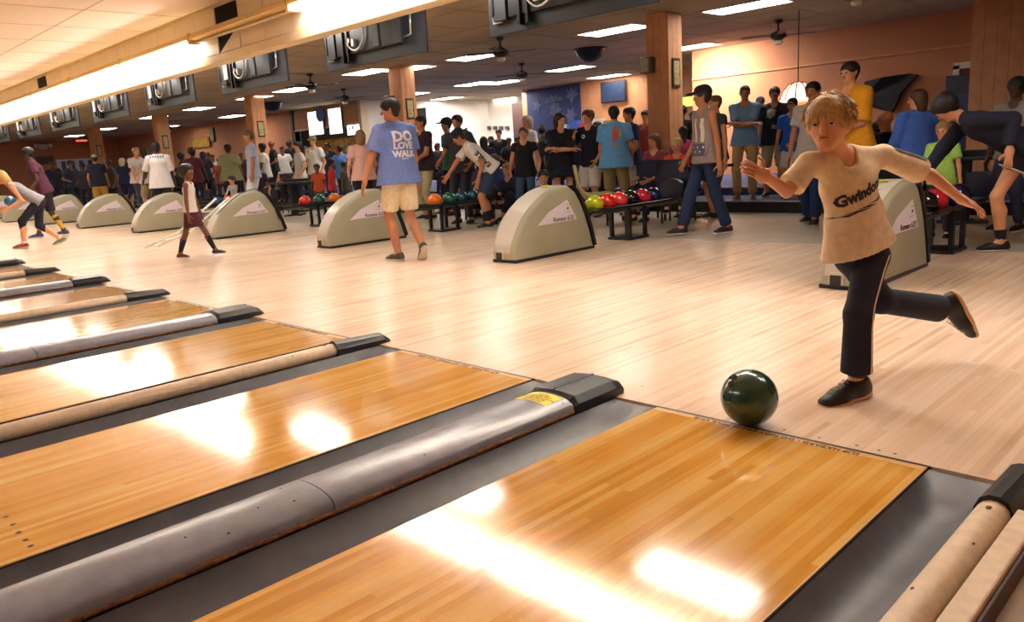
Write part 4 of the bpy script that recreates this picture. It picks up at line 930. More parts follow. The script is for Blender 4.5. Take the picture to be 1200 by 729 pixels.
# --- the boy, joints placed in space one by one ---
def boy():
    base = PZ(1003, 468, 0); D0 = (base - CAM).dot(FWD)
    t = Vector((CAM.x - base.x, CAM.y - base.y)).normalized(); f = Matrix.Rotation(math.radians(-22), 2) @ t; rz = math.atan2(f.y, f.x) - PI / 2
    root = thing('person', 'blond boy in a cream jersey and navy trousers, balancing on one leg after bowling', 'person', base, rz, APP)
    Mi = (Matrix.Translation(base) @ Matrix.Rotation(rz, 4, 'Z')).inverted()
    def W_(u, v, dd=0.0): return V(*(Mi @ (CAM + ray(u, v) * ((D0 + dd) / FPX))))
    J = {}
    J['pelvis'] = W_(1006, 292, .02); J['waist'] = W_(1001, 256, -.02); J['chest'] = W_(994, 214, -.07); J['neck'] = W_(984, 176, -.13)
    up = unit(J['neck'] - J['pelvis']); J['up'] = up
    shL = W_(1034, 183, -.04); shR = W_(948, 192, -.17); J['side'] = unit(shR - shL); J['side'] = unit(J['side'] - up * (up @ J['side'])); J['tfwd'] = unit(np.cross(up, J['side']))
    J['shL'], J['shR'] = shL, shR
    J['elL'] = W_(1090, 205, .03); J['wrL'] = W_(1127, 234, .05); J['hdL'] = unit(W_(1152, 246, .05) - J['wrL'])
    J['elR'] = W_(922, 224, -.20); J['wrR'] = W_(896, 206, -.33); J['hdR'] = unit(W_(874, 196, -.40) - J['wrR'])
    down = V(0, 0, -1); J['pnL'] = unit(down - J['hdL'] * (down @ J['hdL'])); bk = W_(893, 202, 0) - W_(893, 202, -.3); bk = unit(bk); J['pnR'] = unit(bk - J['hdR'] * (bk @ J['hdR']))
    th = W_(1120, 262, .0) - W_(1120, 240, 0); J['thL'] = unit(np.cross(J['hdL'], J['pnL'])); cam_l = V(*(Mi.to_3x3() @ Vector((.7, -.7, 0))));
    if J['thL'] @ cam_l < 0: J['thL'] = -J['thL']
    J['thR'] = unit(np.cross(J['hdR'], J['pnR'])); rgt = V(*(Mi.to_3x3() @ RIGHT))
    if J['thR'] @ rgt < 0: J['thR'] = -J['thR']
    J['curlL'] = .45; J['curlR'] = .8
    J['hipL'] = W_(1022, 300, .0); J['hipR'] = W_(998, 302, .05)
    J['knL'] = W_(1006, 368, -.06); J['anL'] = W_(1003, 450, .0); J['anL'][2] = .0705
    J['knR'] = W_(1032, 352, .12); J['anR'] = W_(1110, 363, .34)
    J['kfwdL'] = unit(V(0, 1, 0)); J['kfwdR'] = unit(V(0, .5, -.8))
    toe = W_(966, 470, -.05); J['ftL'] = unit(V(*(toe - J['anL'])[:2], -0.015)); J['fdnL'] = V(0, 0, -1) - J['ftL'] * (-J['ftL'][2]); J['fdnL'] = unit(J['fdnL'])
    ft = unit(W_(1146, 398, .40) - W_(1120, 345, .33)); J['ftR'] = ft; dn = rgt - ft * (rgt @ ft); J['fdnR'] = unit(dn)
    hu = unit(W_(976, 110, -.17) - W_(968, 180, -.22)); t2 = V(*(Mi.to_3x3() @ (CAM - (base + Vector((0, 0, 1.1)))).normalized())); rg2 = rgt
    hf = unit(t2 - hu * (t2 @ hu)); hf = unit(hf - rg2 * .26 - hu * .42); hu = unit(hu - hf * (hu @ hf)); J['hup'] = hu; J['hfwd'] = hf; J['hside'] = unit(np.cross(hf, hu))
    J['head'] = W_(971, 147, -.20)
    H = 1.32
    o = dict(skin='fair', head=1.27, top='e6cfae', bottom='14182a', leg=1.86, flare=1.5, shoes='15161c', sole='d9b088', hair='b08a52', hairstyle='short', hairg=.016, thr=.044, loose=.028, bulk=.92, sleeve=.80, hem=.005, socks='4a3c3a', sockh=.16, neckdrop=.04, foot=1.28)
    body, shirt = make_body(H, .0065, J, o, root, near=True)
    s = H / 1.75; hs = 1.27 * s; hc = J['head']; hsd = J['hside']; hu = J['hup']; hf = J['hfwd']
    # locks of hair
    rr = random.Random(3); bm = bmesh.new(); crown = hc + hu * .10 * hs - hf * .03 * hs
    for k in range(520):
        a = rr.uniform(-PI, PI); el = rr.uniform(0.0, 1.45); d = unit(hsd * math.sin(a) * math.cos(el) + hf * math.cos(a) * math.cos(el) + hu * math.sin(el))
        p0 = hc + hu * .036 * hs - hf * .006 * hs + d * .090 * hs
        q_ = p0 - hc
        if q_ @ unit(hf * .80 - hu * .60) > .040 * hs: continue
        dn_ = unit(-hu - d * (-hu @ d)); cr = unit(p0 - crown); cr = unit(cr - d * (cr @ d))
        flow = unit(cr * .9 + dn_ * .3 + hsd * rr.uniform(-.35, .35) - hsd * .15)
        ln = rr.uniform(.030, .055) * hs; p1 = p0 + flow * ln * .5 + d * .005 * hs; p2 = p0 + flow * ln + d * rr.uniform(-.004, .005) * hs
        tube(bm, [Vector(p0 - d * .006), Vector(p1), Vector(p2)], [.0060 * hs, .0052 * hs, .0008], 4)
    hm = hairm('b08a52'); obj('hair_locks', bm, hm, root, smooth=True, kind='stuff')
    # brows, lids
    for e in (-1, 1):
        bm = bmesh.new(); c0 = hc + hf * .079 * hs + hsd * e * .031 * hs + hu * .024 * hs
        tube(bm, [Vector(c0 - hsd * e * .016 * hs + hu * .003 * hs), Vector(c0 + hu * .004 * hs + hf * .002 * hs), Vector(c0 + hsd * e * .018 * hs - hf * .008 * hs - hu * .003 * hs)], [.0022 * hs, .003 * hs, .0015 * hs], 5); obj('eyebrow', bm, M('brow_blond', '8a6038', .7), root, smooth=True)
        bm = bmesh.new(); c0 = hc + hf * .0775 * hs + hsd * e * .031 * hs + hu * .0085 * hs; sphere(bm, Vector(c0), .0125 * hs, 10, 6, (1, 1, .75)); obj('eyelid', bm, skin('fair'), root, smooth=True)
        bm = bmesh.new(); c0 = hc + hf * .0895 * hs + hsd * e * .031 * hs + hu * .000 * hs
        tube(bm, [Vector(c0 - hsd * .012 * hs - hf * .005 * hs), Vector(c0), Vector(c0 + hsd * .012 * hs - hf * .005 * hs)], .0016 * hs, 4); obj('eyelashes', bm, M('lash_brown', '2a1a12', .6, var=0), root)
    # black scrawled print, sleeve piping, trouser stripe
    sd = -J['side']; c = J['chest'] * .68 + J['waist'] * .32 + up * .0
    m_pr = M('jersey_print_ink', '2a2226', .7, var=0); nf = J['tfwd']
    q = unit(sd * 1.0 + up * .07); u2 = unit(up - q * (q @ up))
    wrap_text('Gwindons', .066, c - q * .006 + up * .018, q, u2, shirt, m_pr, 'jersey_lettering', root, .0035, tdir=unit(nf - q * (nf @ q)), stretch=.82, up=.003)
    for k in range(5):
        x = -.10 + .05 * k; wrap_patch([(-.055 + x, -.035), (x + .01, -.050), (x + .06, -.047 - .006 * (k % 3)), (x, -.041)], c, q, u2, shirt, m_pr, 'print_scratch', root)
    a, b_ = J['shL'], J['elL']; d = unit(b_ - a); nrm = unit(np.cross(d, V(0, 0, 1))); upn = unit(np.cross(nrm, d)); upn = upn if upn[2] > 0 else -upn
    uv_ = unit(upn * .75 + V(*(Mi.to_3x3() @ (-FWD))) * .55); uv_ = unit(uv_ - d * (uv_ @ d)); nv_ = np.cross(uv_, d)
    bm = bmesh.new(); tr_ = bmesh.new(); tr_.from_mesh(shirt.data); tree = BVHTree.FromBMesh(tr_); tr_.free(); prev = None
    for k in range(13):
        p = a + (b_ - a) * (.10 + .66 * k / 12); h0 = tree.ray_cast(Vector(p + uv_ * .2), Vector(-uv_))[0]
        if h0 is None: continue
        h0 = h0 + Vector(uv_) * .004; row = [bm.verts.new(h0 + Vector(nv_) * w) for w in (-.010, .010)]
        if prev: bm.faces.new((prev[0], prev[1], row[1], row[0]))
        prev = row
    obj('sleeve_piping', bm, M('piping_black', '15151a', .7, var=0), root)
    tro = [c_ for c_ in root.children if c_.name.startswith('trousers')][0]; tb = bmesh.new(); tb.from_mesh(tro.data); tree = BVHTree.FromBMesh(tb); tb.free()
    bm = bmesh.new(); prev = None; view = V(*(Mi.to_3x3() @ (-FWD)))
    side_ = unit(rgt * .62 + view * .8)
    pts = [J['hipL'] + (J['knL'] - J['hipL']) * k / 8 for k in range(0, 9)] + [J['knL'] + (J['anL'] - J['knL']) * k / 8 for k in range(1, 8)]
    for p in pts:
        h0 = tree.ray_cast(Vector(p + side_ * .3), Vector(-side_))[0]
        if h0 is None: continue
        h0 = h0 + Vector(side_) * .003; w_ = unit(np.cross(side_, V(0, 0, 1))) * .0065; row = [bm.verts.new(h0 + Vector(w_)), bm.verts.new(h0 - Vector(w_))]
        if prev: bm.faces.new((prev[0], prev[1], row[1], row[0]))
        prev = row
    obj('side_stripe', bm, M('stripe_cream', 'd8bc98', .7, var=0), root)
    # laces
    for nm in 'LR':
        an, ft_, dn_ = J['an' + nm], J['ft' + nm], J['fdn' + nm]; w = unit(np.cross(ft_, dn_)); bm = bmesh.new()
        for k in range(5):
            c0 = an + ft_ * (.055 + .022 * k) * s - dn_ * (-.010 - .0095 * k) * s; c0 = an + ft_ * (.060 + .020 * k) * s * 1.28 + dn_ * (-.021 + .0085 * k) * s * 1.28
            tube(bm, [Vector(c0 - w * .024 * s + dn_ * .010 * s), Vector(c0 - w * .01 * s - dn_ * .003 * s), Vector(c0 + w * .01 * s - dn_ * .003 * s), Vector(c0 + w * .024 * s + dn_ * .010 * s)], .003 * s, 5)
        shoe = [c_ for c_ in root.children if c_.name.startswith('shoe')][0 if nm == 'L' else 1]; obj('laces', bm, M('lace_grey', '94806f', .8), shoe, smooth=True)
    return root
boy()
# --- man in blue ---
rt, J, bd, sh = person('man seen from behind in a blue lettered T-shirt and cream shorts', at(472, 305) + Vector((0, .05, 0)), -155, 1.75,
   dict(lean=2, hturn=62, hpitch=6, handL=(-.20, .07, .49), elbowL=(-1, -.9, -.3), handR=(.15, .06, .46), footL=(-.05, -.0, .042), footR=(.055, -.13, .085), fdirR=(.1, .7, -.85), fdirL=(-.35, 1, 0)),
   near=True, vox=.010, group=APP, skin='tan', top='6a7cb8', bottom='e2d0ac', leg=.80, flare=1.15, shoes='3a3a34', sole='cfc4ae', hair='1d1511', hem=.10, loose=.034, sleeve=.72)
wp = M('shirt_print_white', 'ded8e6', .7, var=0)
bkx = V(1, 0, 0)   # seen from behind, the figure's right is on the reader's right
for tx, sz, dz, st_, bo in (('DO', .150, .262, 1.05, .007), ('LOVE', .094, .168, 1.05, .005), ('WALK', .088, .082, 1.05, .005), ('Micah 6:8', .020, .035, 1.0, .0006)):
    wrap_text(tx, sz, J['pelvis'] + J['up'] * dz * 1.75 / 1.75 * 1.0 + J['up'] * .13 + V(.035, 0, 0), bkx, J['up'], sh, wp, 'shirt_lettering', rt, bo, stretch=st_)
# --- running girl ---
rt, J, bd, sh = person('small girl in a white tank top and maroon skirt striding across the approach', at(231, 302), 74, 1.17,
   dict(lean=3, hturn=-25, hpitch=-8, handL=(-.19, .05, .46), handR=(.18, .02, .42), footL=(-.06, .20, .042), footR=(.03, -.17, .042), kneeL=(-.1, 1, .2), fdirL=(-.1, 1, .0), fdirR=(.3, 1, 0)),
   near=True, vox=.011, group=APP, skin='brown', head=1.28, top='e6dcd2', sleeve=0, bottom='4a1524', skirt=True, leg=.72, loose=.016, hem=.04, socks='141824', sockh=.75, shoes=('222a40', '5a2420'), hair='15100f', hairstyle='pony', hairg=.024)
wrap_patch([(.03 * math.cos(q), .03 * math.sin(q)) for q in np.linspace(0, 2 * PI, 9)[:-1]], J['chest'] + V(-.06, 0, .03), (-1, 0, 0), (0, 0, 1), sh, M('yellow_print', 'd8b030', .6), 'shirt_print', rt)
# --- woman bending at left ---
bw_ = at(50, 288); bb_ = PYY(12, 236, bw_.y + .25)
rt, J, bd, sh = person('blonde woman in a grey sleeveless top bending forward to bowl at far left', at(50, 288), -92, 1.62,
   dict(lean=50, hpitch=10, hturn=-10, pelvis=(0, -.03, .475), handL=(-.10, .24, .42), handR=loc(bw_, -92, 1.62, bb_ + Vector((0, 0, .13))), elbowL=(0, -1, -.2), footL=(-.05, .16, .042), footR=(.05, -.18, .055), kneeL=(0, 1, 0), kneeR=(0, 1, -.2), fdirR=(0, 1, -.35)),
   group=APP, near=True, vox=.014, skin='fair', top='8c8c94', sleeve=0, bottom='161a2c', leg=1.35, loose=.016, shoes=('8a3020', '6c7a60'), socks='e8e0da', sockh=.12, hair='c39a58', hairstyle='bob', hem=.06)
ball('blue', tuple(bb_), 'blue ball held low by the bending blonde woman', None)
rt, J, bd, sh = person('man in a maroon shirt with mustard socks walking behind the bending woman', at(62, 277), -95, 1.80,
   dict(lean=14, handL=(-.16, .12, .5), footL=(-.05, .12, .042), footR=(.05, -.12, .045)), group=APP, near=False, vox=.016, skin='dark', top='4e1c34', bottom='2a2430', leg=.95, socks='c99a2c', sockh=.85, shoes='28406a', hair='17120f', loose=.03)
# --- man in white with hood 4 ---
rt, J, bd, sh = person('man in a loose white T-shirt and dark jeans seen from behind', at(196, 262), 172, 1.80,
   dict(lean=1, hturn=0, handL=(-.22, .14, .52), handR=(.15, .08, .46), footL=(-.06, -.05, .042), footR=(.07, .0, .042)), group=APP, vox=.015, skin='dark', top='e6e0e0', bottom='1c2236', hair='100d0c', loose=.026, hem=.16, sleeve=.95, bulk=1.06, shoes='5a2a24')
for i_ in range(6): wrap_patch([(-.15 + .05 * i_, .0), (-.115 + .05 * i_, -.004 * i_), (-.11 + .05 * i_, .045), (-.145 + .05 * i_, .05)], J['chest'] + J['up'] * .12, (1, 0, 0), (0, 0, 1), sh, M('shirt_print_blue', '8a94a8', .7, var=0), 'print_letter', rt)
SPOTS += [(-.03, 5.07), (-6.6, 5.3), (-3.0, 5.4), (-4.74, 6.9), (-4.21, 6.6), (-1.58, 7.0), (-1.75, 5.7), (-.42, 5.75)]
G1 = 'bystanders behind the ball racks'
def P_(label, pos, a, H, pose=None, **o): return person(label, pos, a, H, pose, group=o.pop('group', G1), **o)
def arms_crossed(): return dict(handL=(.085, .125, .66), handR=(-.07, .14, .645), elbowL=(-1, -.1, -.6), elbowR=(1, -.1, -.6), hdirL=(1, .1, .1), hdirR=(-1, .05, .1))
def sit(**k):
    d = dict(pelvis=(0, 0, .30), footL=(-.07, .27, .042), footR=(.07, .27, .042), handL=(-.08, .22, .36), handR=(.08, .22, .36), lean=8); d.update(k); return d
P_('slim man in a pale blue T-shirt and white shorts, hand at his side', hd(291, 150, 1.83), -82, 1.83, dict(lean=0, hturn=-6, handL=(-.13, .05, .47)), skin='tan', top='a8b4d0', bottom='d4d8e0', leg=.95, hem=.10, hair='6a4a30', hairg=.006, loose=.02, vox=.015)
P_('toddler in a grey shirt looking over the fourth ball return', PYY(272, 208, 5.1).xy.to_3d(), -45, PYY(272, 208, 5.1).z, dict(handL=(-.12, .2, .55), handR=(.1, .22, .55)), skin='fair', top='a8a4a0', bottom='3a3a48', head=1.6, hair='3a2418', vox=.013)
P_('person in an olive printed T-shirt and dark cap seen from behind', hd(266, 168, 1.72), 178, 1.72, dict(), skin='brown', top='8c8a62', bottom='181a24', hat='0e0e14', hair='120e0c', loose=.04, bulk=1.1)
# eagle shirt
rt, J, bd, sh = P_('young man in a white EAGLE T-shirt bending over an orange ball', at(576, 266), -84, 1.70, dict(lean=44, hpitch=16, pelvis=(0, -.035, .51), handL=(-.12, .10, .42), handR=loc(at(576, 266), -84, 1.70, Vector((-.39 - 2 * PITCH + .02, 4.80, .62))), elbowL=(0, -1, -.3), elbowR=(.3, .5, .3), footL=(-.08, .03, .042), footR=(.08, -.03, .042)),
   near=True, vox=.013, skin='tan', top='ddd6d0', bottom='2c3a56', leg=.86, flare=1.2, socks='12141c', sockh=.45, shoes='16151a', hair='2a1c14', hat='20242e', hatback=True, loose=.028, hem=.04, sleeve=.75)
wrap_text('EAGLE', .10, J['pelvis'] * .42 + J['chest'] * .58 + V(-.1, 0, .0), J['up'], unit(np.cross(V(-1, 0, 0), J['up'])), sh, M('black_print', '15151a', .7, var=0), 'shirt_lettering', rt, .004, tdir=V(-1, 0, 0), up=.006)
wrap_text('RUN', .085, J['pelvis'] * .15 + J['chest'] * .85 + V(-.1, 0, .02), J['up'], unit(np.cross(V(-1, 0, 0), J['up'])), sh, M('grey_print', '6a6a70', .7, var=0), 'shirt_lettering', rt, .002, tdir=V(-1, 0, 0), up=.006) if False else None
P_('heavyset man in a dark maroon shirt and khaki trousers holding a bag', hd(494, 133, 1.80, 6.2), -58, 1.80, dict(handL=(-.06, .17, .55), handR=(.08, .18, .55), hturn=-8), skin='tan', top='2c1824', bottom='b8aa84', bulk=1.2, hair='2a1a14', hairg=.005, vox=.016)
p = hd(500, 190, 1.05); 
P_('person in a green top standing behind the bending young man', hd(524, 136, 1.70, 6.8), -70, 1.70, dict(), skin='tan', top='1f7a5c', bottom='22222c', hair='1a1412', hat='18181c')
P_('grey-haired person in white standing behind the blonde woman', hd(619, 133, 1.72, 7.7), -60, 1.72, dict(), skin='fair', top='d8d0c8', bottom='b8b09c', hair='a89884', hairstyle='bob')
P_('woman in a black top and blue jeans looking up', hd(613, 147, 1.58, 6.3), -14, 1.58, dict(hpitch=-14, handL=(-.15, .04, .5), handR=(.13, .14, .55)), skin='fair', top='12131a', sleeve=.35, bottom='3c5878', leg=1.9, hair='4a3222', hairstyle='pony', vox=.014)
P_('long-haired woman in a black T-shirt with arms crossed', hd(655, 130, 1.66), 12, 1.66, dict(hturn=28, **arms_crossed()), skin='fair', top='10121e', sleeve=.95, bottom='15182c', skirt=True, leg=.5, hair='160f10', hairstyle='long', loose=.03, vox=.013)
rt, J, bd, sh = P_('teenager in a navy T-shirt and white shorts with a hand at his chin', hd(690, 126, 1.72, 7.0), -30, 1.72, dict(hturn=-14, handR=(.10, .13, .72), hdirR=(-.3, .1, 1), handL=(-.11, .10, .52)), skin='fair', top='11162a', bottom='d8d0c8', leg=.95, flare=1.1, hair='5a3218', hairg=.016, vox=.013, sleeve=.7)
wrap_text('O', .08, J['chest'] + V(.05, 0, .02), (-1, 0, 0), (0, 0, 1), sh, wp, 'shirt_print', rt, .004)
rt, J, bd, sh = P_('teenager in a sky-blue T-shirt and khaki shorts seen from behind', hd(719, 121, 1.70, 6.5), 172, 1.70, dict(hturn=0, handL=(-.14, .12, .5), handR=(.13, .1, .5), lean=0), skin='tan', top='5c9cd4', bottom='8a7a58', leg=.95, hair='120e0d', hairg=.008, loose=.036, vox=.013, hem=.11)
wrap_patch([(-.05, -.10), (.0, -.12), (.04, -.04), (.03, .06), (-.01, .12), (-.05, .05)], J['chest'] + V(.03, 0, .03), (1, 0, 0), (0, 0, 1), sh, M('red_print', 'c05a50', .7), 'shirt_print', rt)
wrap_patch([(.045, -.06), (.085, -.03), (.07, .08), (.05, .02)], J['chest'] + V(.03, 0, .03), (1, 0, 0), (0, 0, 1), sh, M('yellow_print', 'd8b030', .6), 'shirt_print', rt)
wrap_patch([(-.03, -.20), (.06, -.19), (.06, -.13), (-.02, -.13)], J['chest'] + V(.03, 0, .03), (1, 0, 0), (0, 0, 1), sh, M('grey_print2', '8a8e94', .7), 'shirt_print', rt)
P_('teenager in a dark blue T-shirt and cream shorts, facing left', hd(739, 123, 1.72, 7.3), -68, 1.72, dict(handL=(-.12, .10, .50), handR=(.12, .1, .5)), skin='tan', top='1c2c4c', bottom='c8bca4', leg=.95, hair='15100e', hairg=.010, vox=.013, loose=.03)
P_('dark-haired person in a red top half hidden behind the teenagers', hd(757, 127, 1.70, 8.2), -30, 1.70, dict(), skin='tan', top='8a3038', bottom='303038', hair='17110f')
# seated pair beside the column
P_('woman in a maroon patterned blouse seated beside the column', PYY(772, 205, 6.9).xy.to_3d(), -40, 1.62, sit(), skin='fair', top='8a3c4a', bottom='2a2430', hair='6a4428', hairstyle='bob', group='seated bystanders')
P_('small fair-haired boy in an orange shirt sitting behind the rack', PYY(795, 205, 6.6).xy.to_3d(), -12, 1.30, sit(pelvis=(0, 0, .40), footL=(-.07, .25, .16), footR=(.07, .25, .16)), skin='fair', top='e0542c', bottom='1c2234', hair='c8a868', head=1.25, group='seated bystanders')
P_('dark-skinned child in pink by the yellow sign', hd(800, 146, 1.45, 7.4), 10, 1.45, dict(), skin='dark', top='c04a78', bottom='22222c', hair='120e0c', group='seated bystanders')
P_('woman in black by the yellow sign behind the flag shirt', hd(799, 122, 1.72, 8.7), -20, 1.72, dict(), skin='dark', top='15151a', bottom='22222c', hair='120e0c', hairstyle='afro', group='seated bystanders')
# flag tank
rt, J, bd, sh = P_('man in a flag-patterned tank top, black cap and jeans walking left', at(828, 274), -62, 1.72, dict(lean=2, hturn=-20, handL=(-.15, -.02, .47), handR=(.14, .08, .5), footL=(-.05, -.13, .042), footR=(.05, .16, .042), shw=.112), near=True, vox=.013, skin='tan', top='94827c', sleeve=0, bottom='1c3054', leg=1.93, flare=1.25, shoes='1c1c24', sole='e8e4dc', hair='2a1c14', hat='11131a', loose=.026, hem=.08, neckdrop=.06, group=APP)
for x in (-.10, 0.01, .11): wrap_patch([(x - .022, -.02), (x + .022, -.02), (x + .022, .24), (x - .022, .24)], J['waist'] + V(0, 0, .03), (-1, 0, 0), (0, 0, 1), sh, M('flag_stripe', 'd8d0c8', .7), 'flag_stripe', rt)
wrap_patch([(-.18, -.17), (.18, -.17), (.18, -.03), (-.18, -.03)], J['waist'] + V(0, 0, .02), (-1, 0, 0), (0, 0, 1), sh, M('flag_blue', '54546a', .7), 'flag_field', rt, up=.002)
for k in range(7):
    x = -.13 + .043 * k; z = -.07 - .05 * (k % 2); wrap_patch([((.017 if i % 2 == 0 else .008) * math.cos(i * PI / 5 + PI / 2) + x, (.017 if i % 2 == 0 else .008) * math.sin(i * PI / 5 + PI / 2) + z) for i in range(10)], J['waist'] + V(0, 0, .02), (-1, 0, 0), (0, 0, 1), sh, M('flag_stripe', 'd8d0c8', .7), 'star', rt, up=.005)
P_('short-haired man in a grey sleeveless shirt behind the flag shirt', hd(840, 108, 1.74, 7.2), -60, 1.74, dict(), skin='fair', top='3c4048', sleeve=.3, bottom='3a3024', leg=.9, hair='6a4830', hairg=.006)
P_('man in a light blue T-shirt and khaki trousers with arms crossed', hd(873, 97, 1.76, 8.3), -6, 1.76, arms_crossed(), skin='tan', top='7094bc', bottom='b89c70', leg=1.93, flare=1.25, hair='2a1e18', hairg=.004, shoes='8a7a60', vox=.013, sleeve=.8)
P_('man in a dark cap mostly hidden between two standing men', hd(891, 112, 1.70, 9.3, 9.5), -5, 1.70, dict(), skin='tan', top='22242c', bottom='22242c', hat='232a3c', hair='1a1412')
rt, J, bd, sh = P_('man in a black printed T-shirt and khaki cargo shorts', hd(908, 99, 1.82, 8.5), -8, 1.82, dict(hpitch=4, handL=(-.10, .10, .47), handR=(.13, .06, .47)), skin='tan', top='10121c', bottom='a8a078', leg=.95, hair='2a1a12', hairg=.010, vox=.013, loose=.03)
wrap_patch([(-.07, .0), (-.02, -.03), (.05, .02), (.07, .10), (.0, .12), (-.06, .10)], J['chest'] + V(.03, 0, -.02), (-1, 0, 0), (0, 0, 1), sh, M('beige_print', 'a89c88', .7, var=.5, scale=60), 'shirt_print', rt)
wrap_patch([(-.03, -.02), (.03, -.03), (.04, .03), (-.02, .04)], J['waist'] + V(.0, 0, .02), (-1, 0, 0), (0, 0, 1), sh, M('gold_print', '9a8448', .7), 'shirt_print', rt)
P_('person in a bright blue T-shirt, white shorts and dark cap', hd(929, 113, 1.72, 8.6), -12, 1.72, dict(handL=(-.04, .14, .56)), skin='tan', top='1c58c8', bottom='c8c8cc', leg=.85, hat='14161c', hair='120e0c', shoes='6a2a24')
P_('man in a grey T-shirt and blue jeans half hidden behind the boy', at(951, 262), -20, 1.72, dict(footL=(-.06, .10, .042), footR=(.06, -.1, .042)), skin='tan', top='b8b0a8', bottom='16305c', leg=1.93, flare=1.2, hair='1a1412', shoes='1c1c24')
rt, J, bd, sh = P_('tall man in a golden yellow T-shirt and glasses behind the boy', hd(999, 68, 1.86), -40, 1.86, dict(handL=(-.06, .18, .60), handR=(.06, .2, .60)), skin='fair', top='e8a01c', bottom='3a3a48', hair='2a1a14', hairg=.008, vox=.014, loose=.036, sleeve=.95, bulk=1.18)
wrap_text('E', .07, J['chest'] + V(-.08, 0, .06), (-1, 0, 0), (0, 0, 1), sh, wp, 'shirt_lettering', rt, .003)
hc = J['head']; hs = 1.86 / 1.75; bm = bmesh.new()
for e in (-1, 1): tube(bm, [Vector(hc + J['hfwd'] * .094 * hs + J['hside'] * (e * .031 + .024 * math.cos(q)) * hs + J['hup'] * (.018 * math.sin(q)) * hs) for q in np.linspace(0, 2 * PI, 11)], .003, 5)
for e in (-1, 1): tube(bm, [Vector(hc + J['hfwd'] * .09 * hs + J['hside'] * e * .056 * hs), Vector(hc - J['hfwd'] * .0 * hs + J['hside'] * e * .084 * hs)], .003, 5)
obj('glasses', bm, M('glasses_wire', 'b8b0a8', .3, metal=.6), rt)
P_('bald man in black sitting behind the third ball return from the right', PYY(1046, 160, 7.0).xy.to_3d(), -120, 1.72, sit(), skin='tan', top='14161c', bottom='1c1c24', hairstyle='bald', group='seated bystanders')
P_('woman in a blue cardigan and black trousers seen from behind', hd(1078, 101, 1.66, 6.3), -150, 1.66, dict(hturn=55, handL=(-.12, .16, .55), handR=(.1, .16, .55)), skin='fair', top='3c64c0', sleeve=1.9, bottom='101016', bulk=1.1, hair='4a2c1c', hairstyle='bob', vox=.014, loose=.03)
P_('child in a neon green shirt behind the bending young woman', PYY(1104, 205, 5.75).xy.to_3d(), -20, PYY(1106, 143, 5.75).z, dict(), skin='fair', top='a8d868', bottom='2a2430', hair='9a7448', head=1.25)
rt, J, bd, sh = P_('young woman in a navy sweatshirt and black shorts bending to the ball rack', at(1176, 293), -82, 1.70, dict(lean=60, hpitch=26, pelvis=(0, -.05, .52), handL=(-.13, .02, .50), handR=loc(at(1176, 293), -82, 1.70, PYY(1082, 205, 4.9)), elbowL=(0, -1, -.2), elbowR=(.3, .6, .3), footL=(-.05, .02, .042), footR=(.05, -.26, .06), fdirR=(0, 1, -.2)),
   near=True, vox=.013, skin='fair', top='181c30', sleeve=1.85, bottom='101118', leg=.42, flare=1.15, socks='101118', sockh=.3, shoes='141418', hair='15100f', hairstyle='bun', hairg=.022, loose=.032, hem=.05)
for nm in 'LR':
    a_, b2_ = J['hip' + nm], J['kn' + nm]; dd_ = unit(b2_ - a_); cx_ = a_ + (b2_ - a_) * .42; u_ = unit(np.cross(dd_, V(1, 0, 0))); w_ = np.cross(dd_, u_); bm = bmesh.new()
    tube(bm, [Vector(cx_ + (u_ * math.cos(q) + w_ * math.sin(q)) * .106) for q in np.linspace(0, 2 * PI, 21)], .006, 5, caps=False); obj('shorts_trim', bm, M('trim_white', 'd8d4d0', .7, var=0), rt, smooth=True)
P_('person in a grey top with dark curly hair at the right edge', hd(1194, 88, 1.72, 6.5), -30, 1.72, dict(handL=(-.05, .16, .6)), skin='dark', top='8a8480', bottom='2a3048', hair='0f0c0c', hairstyle='afro')
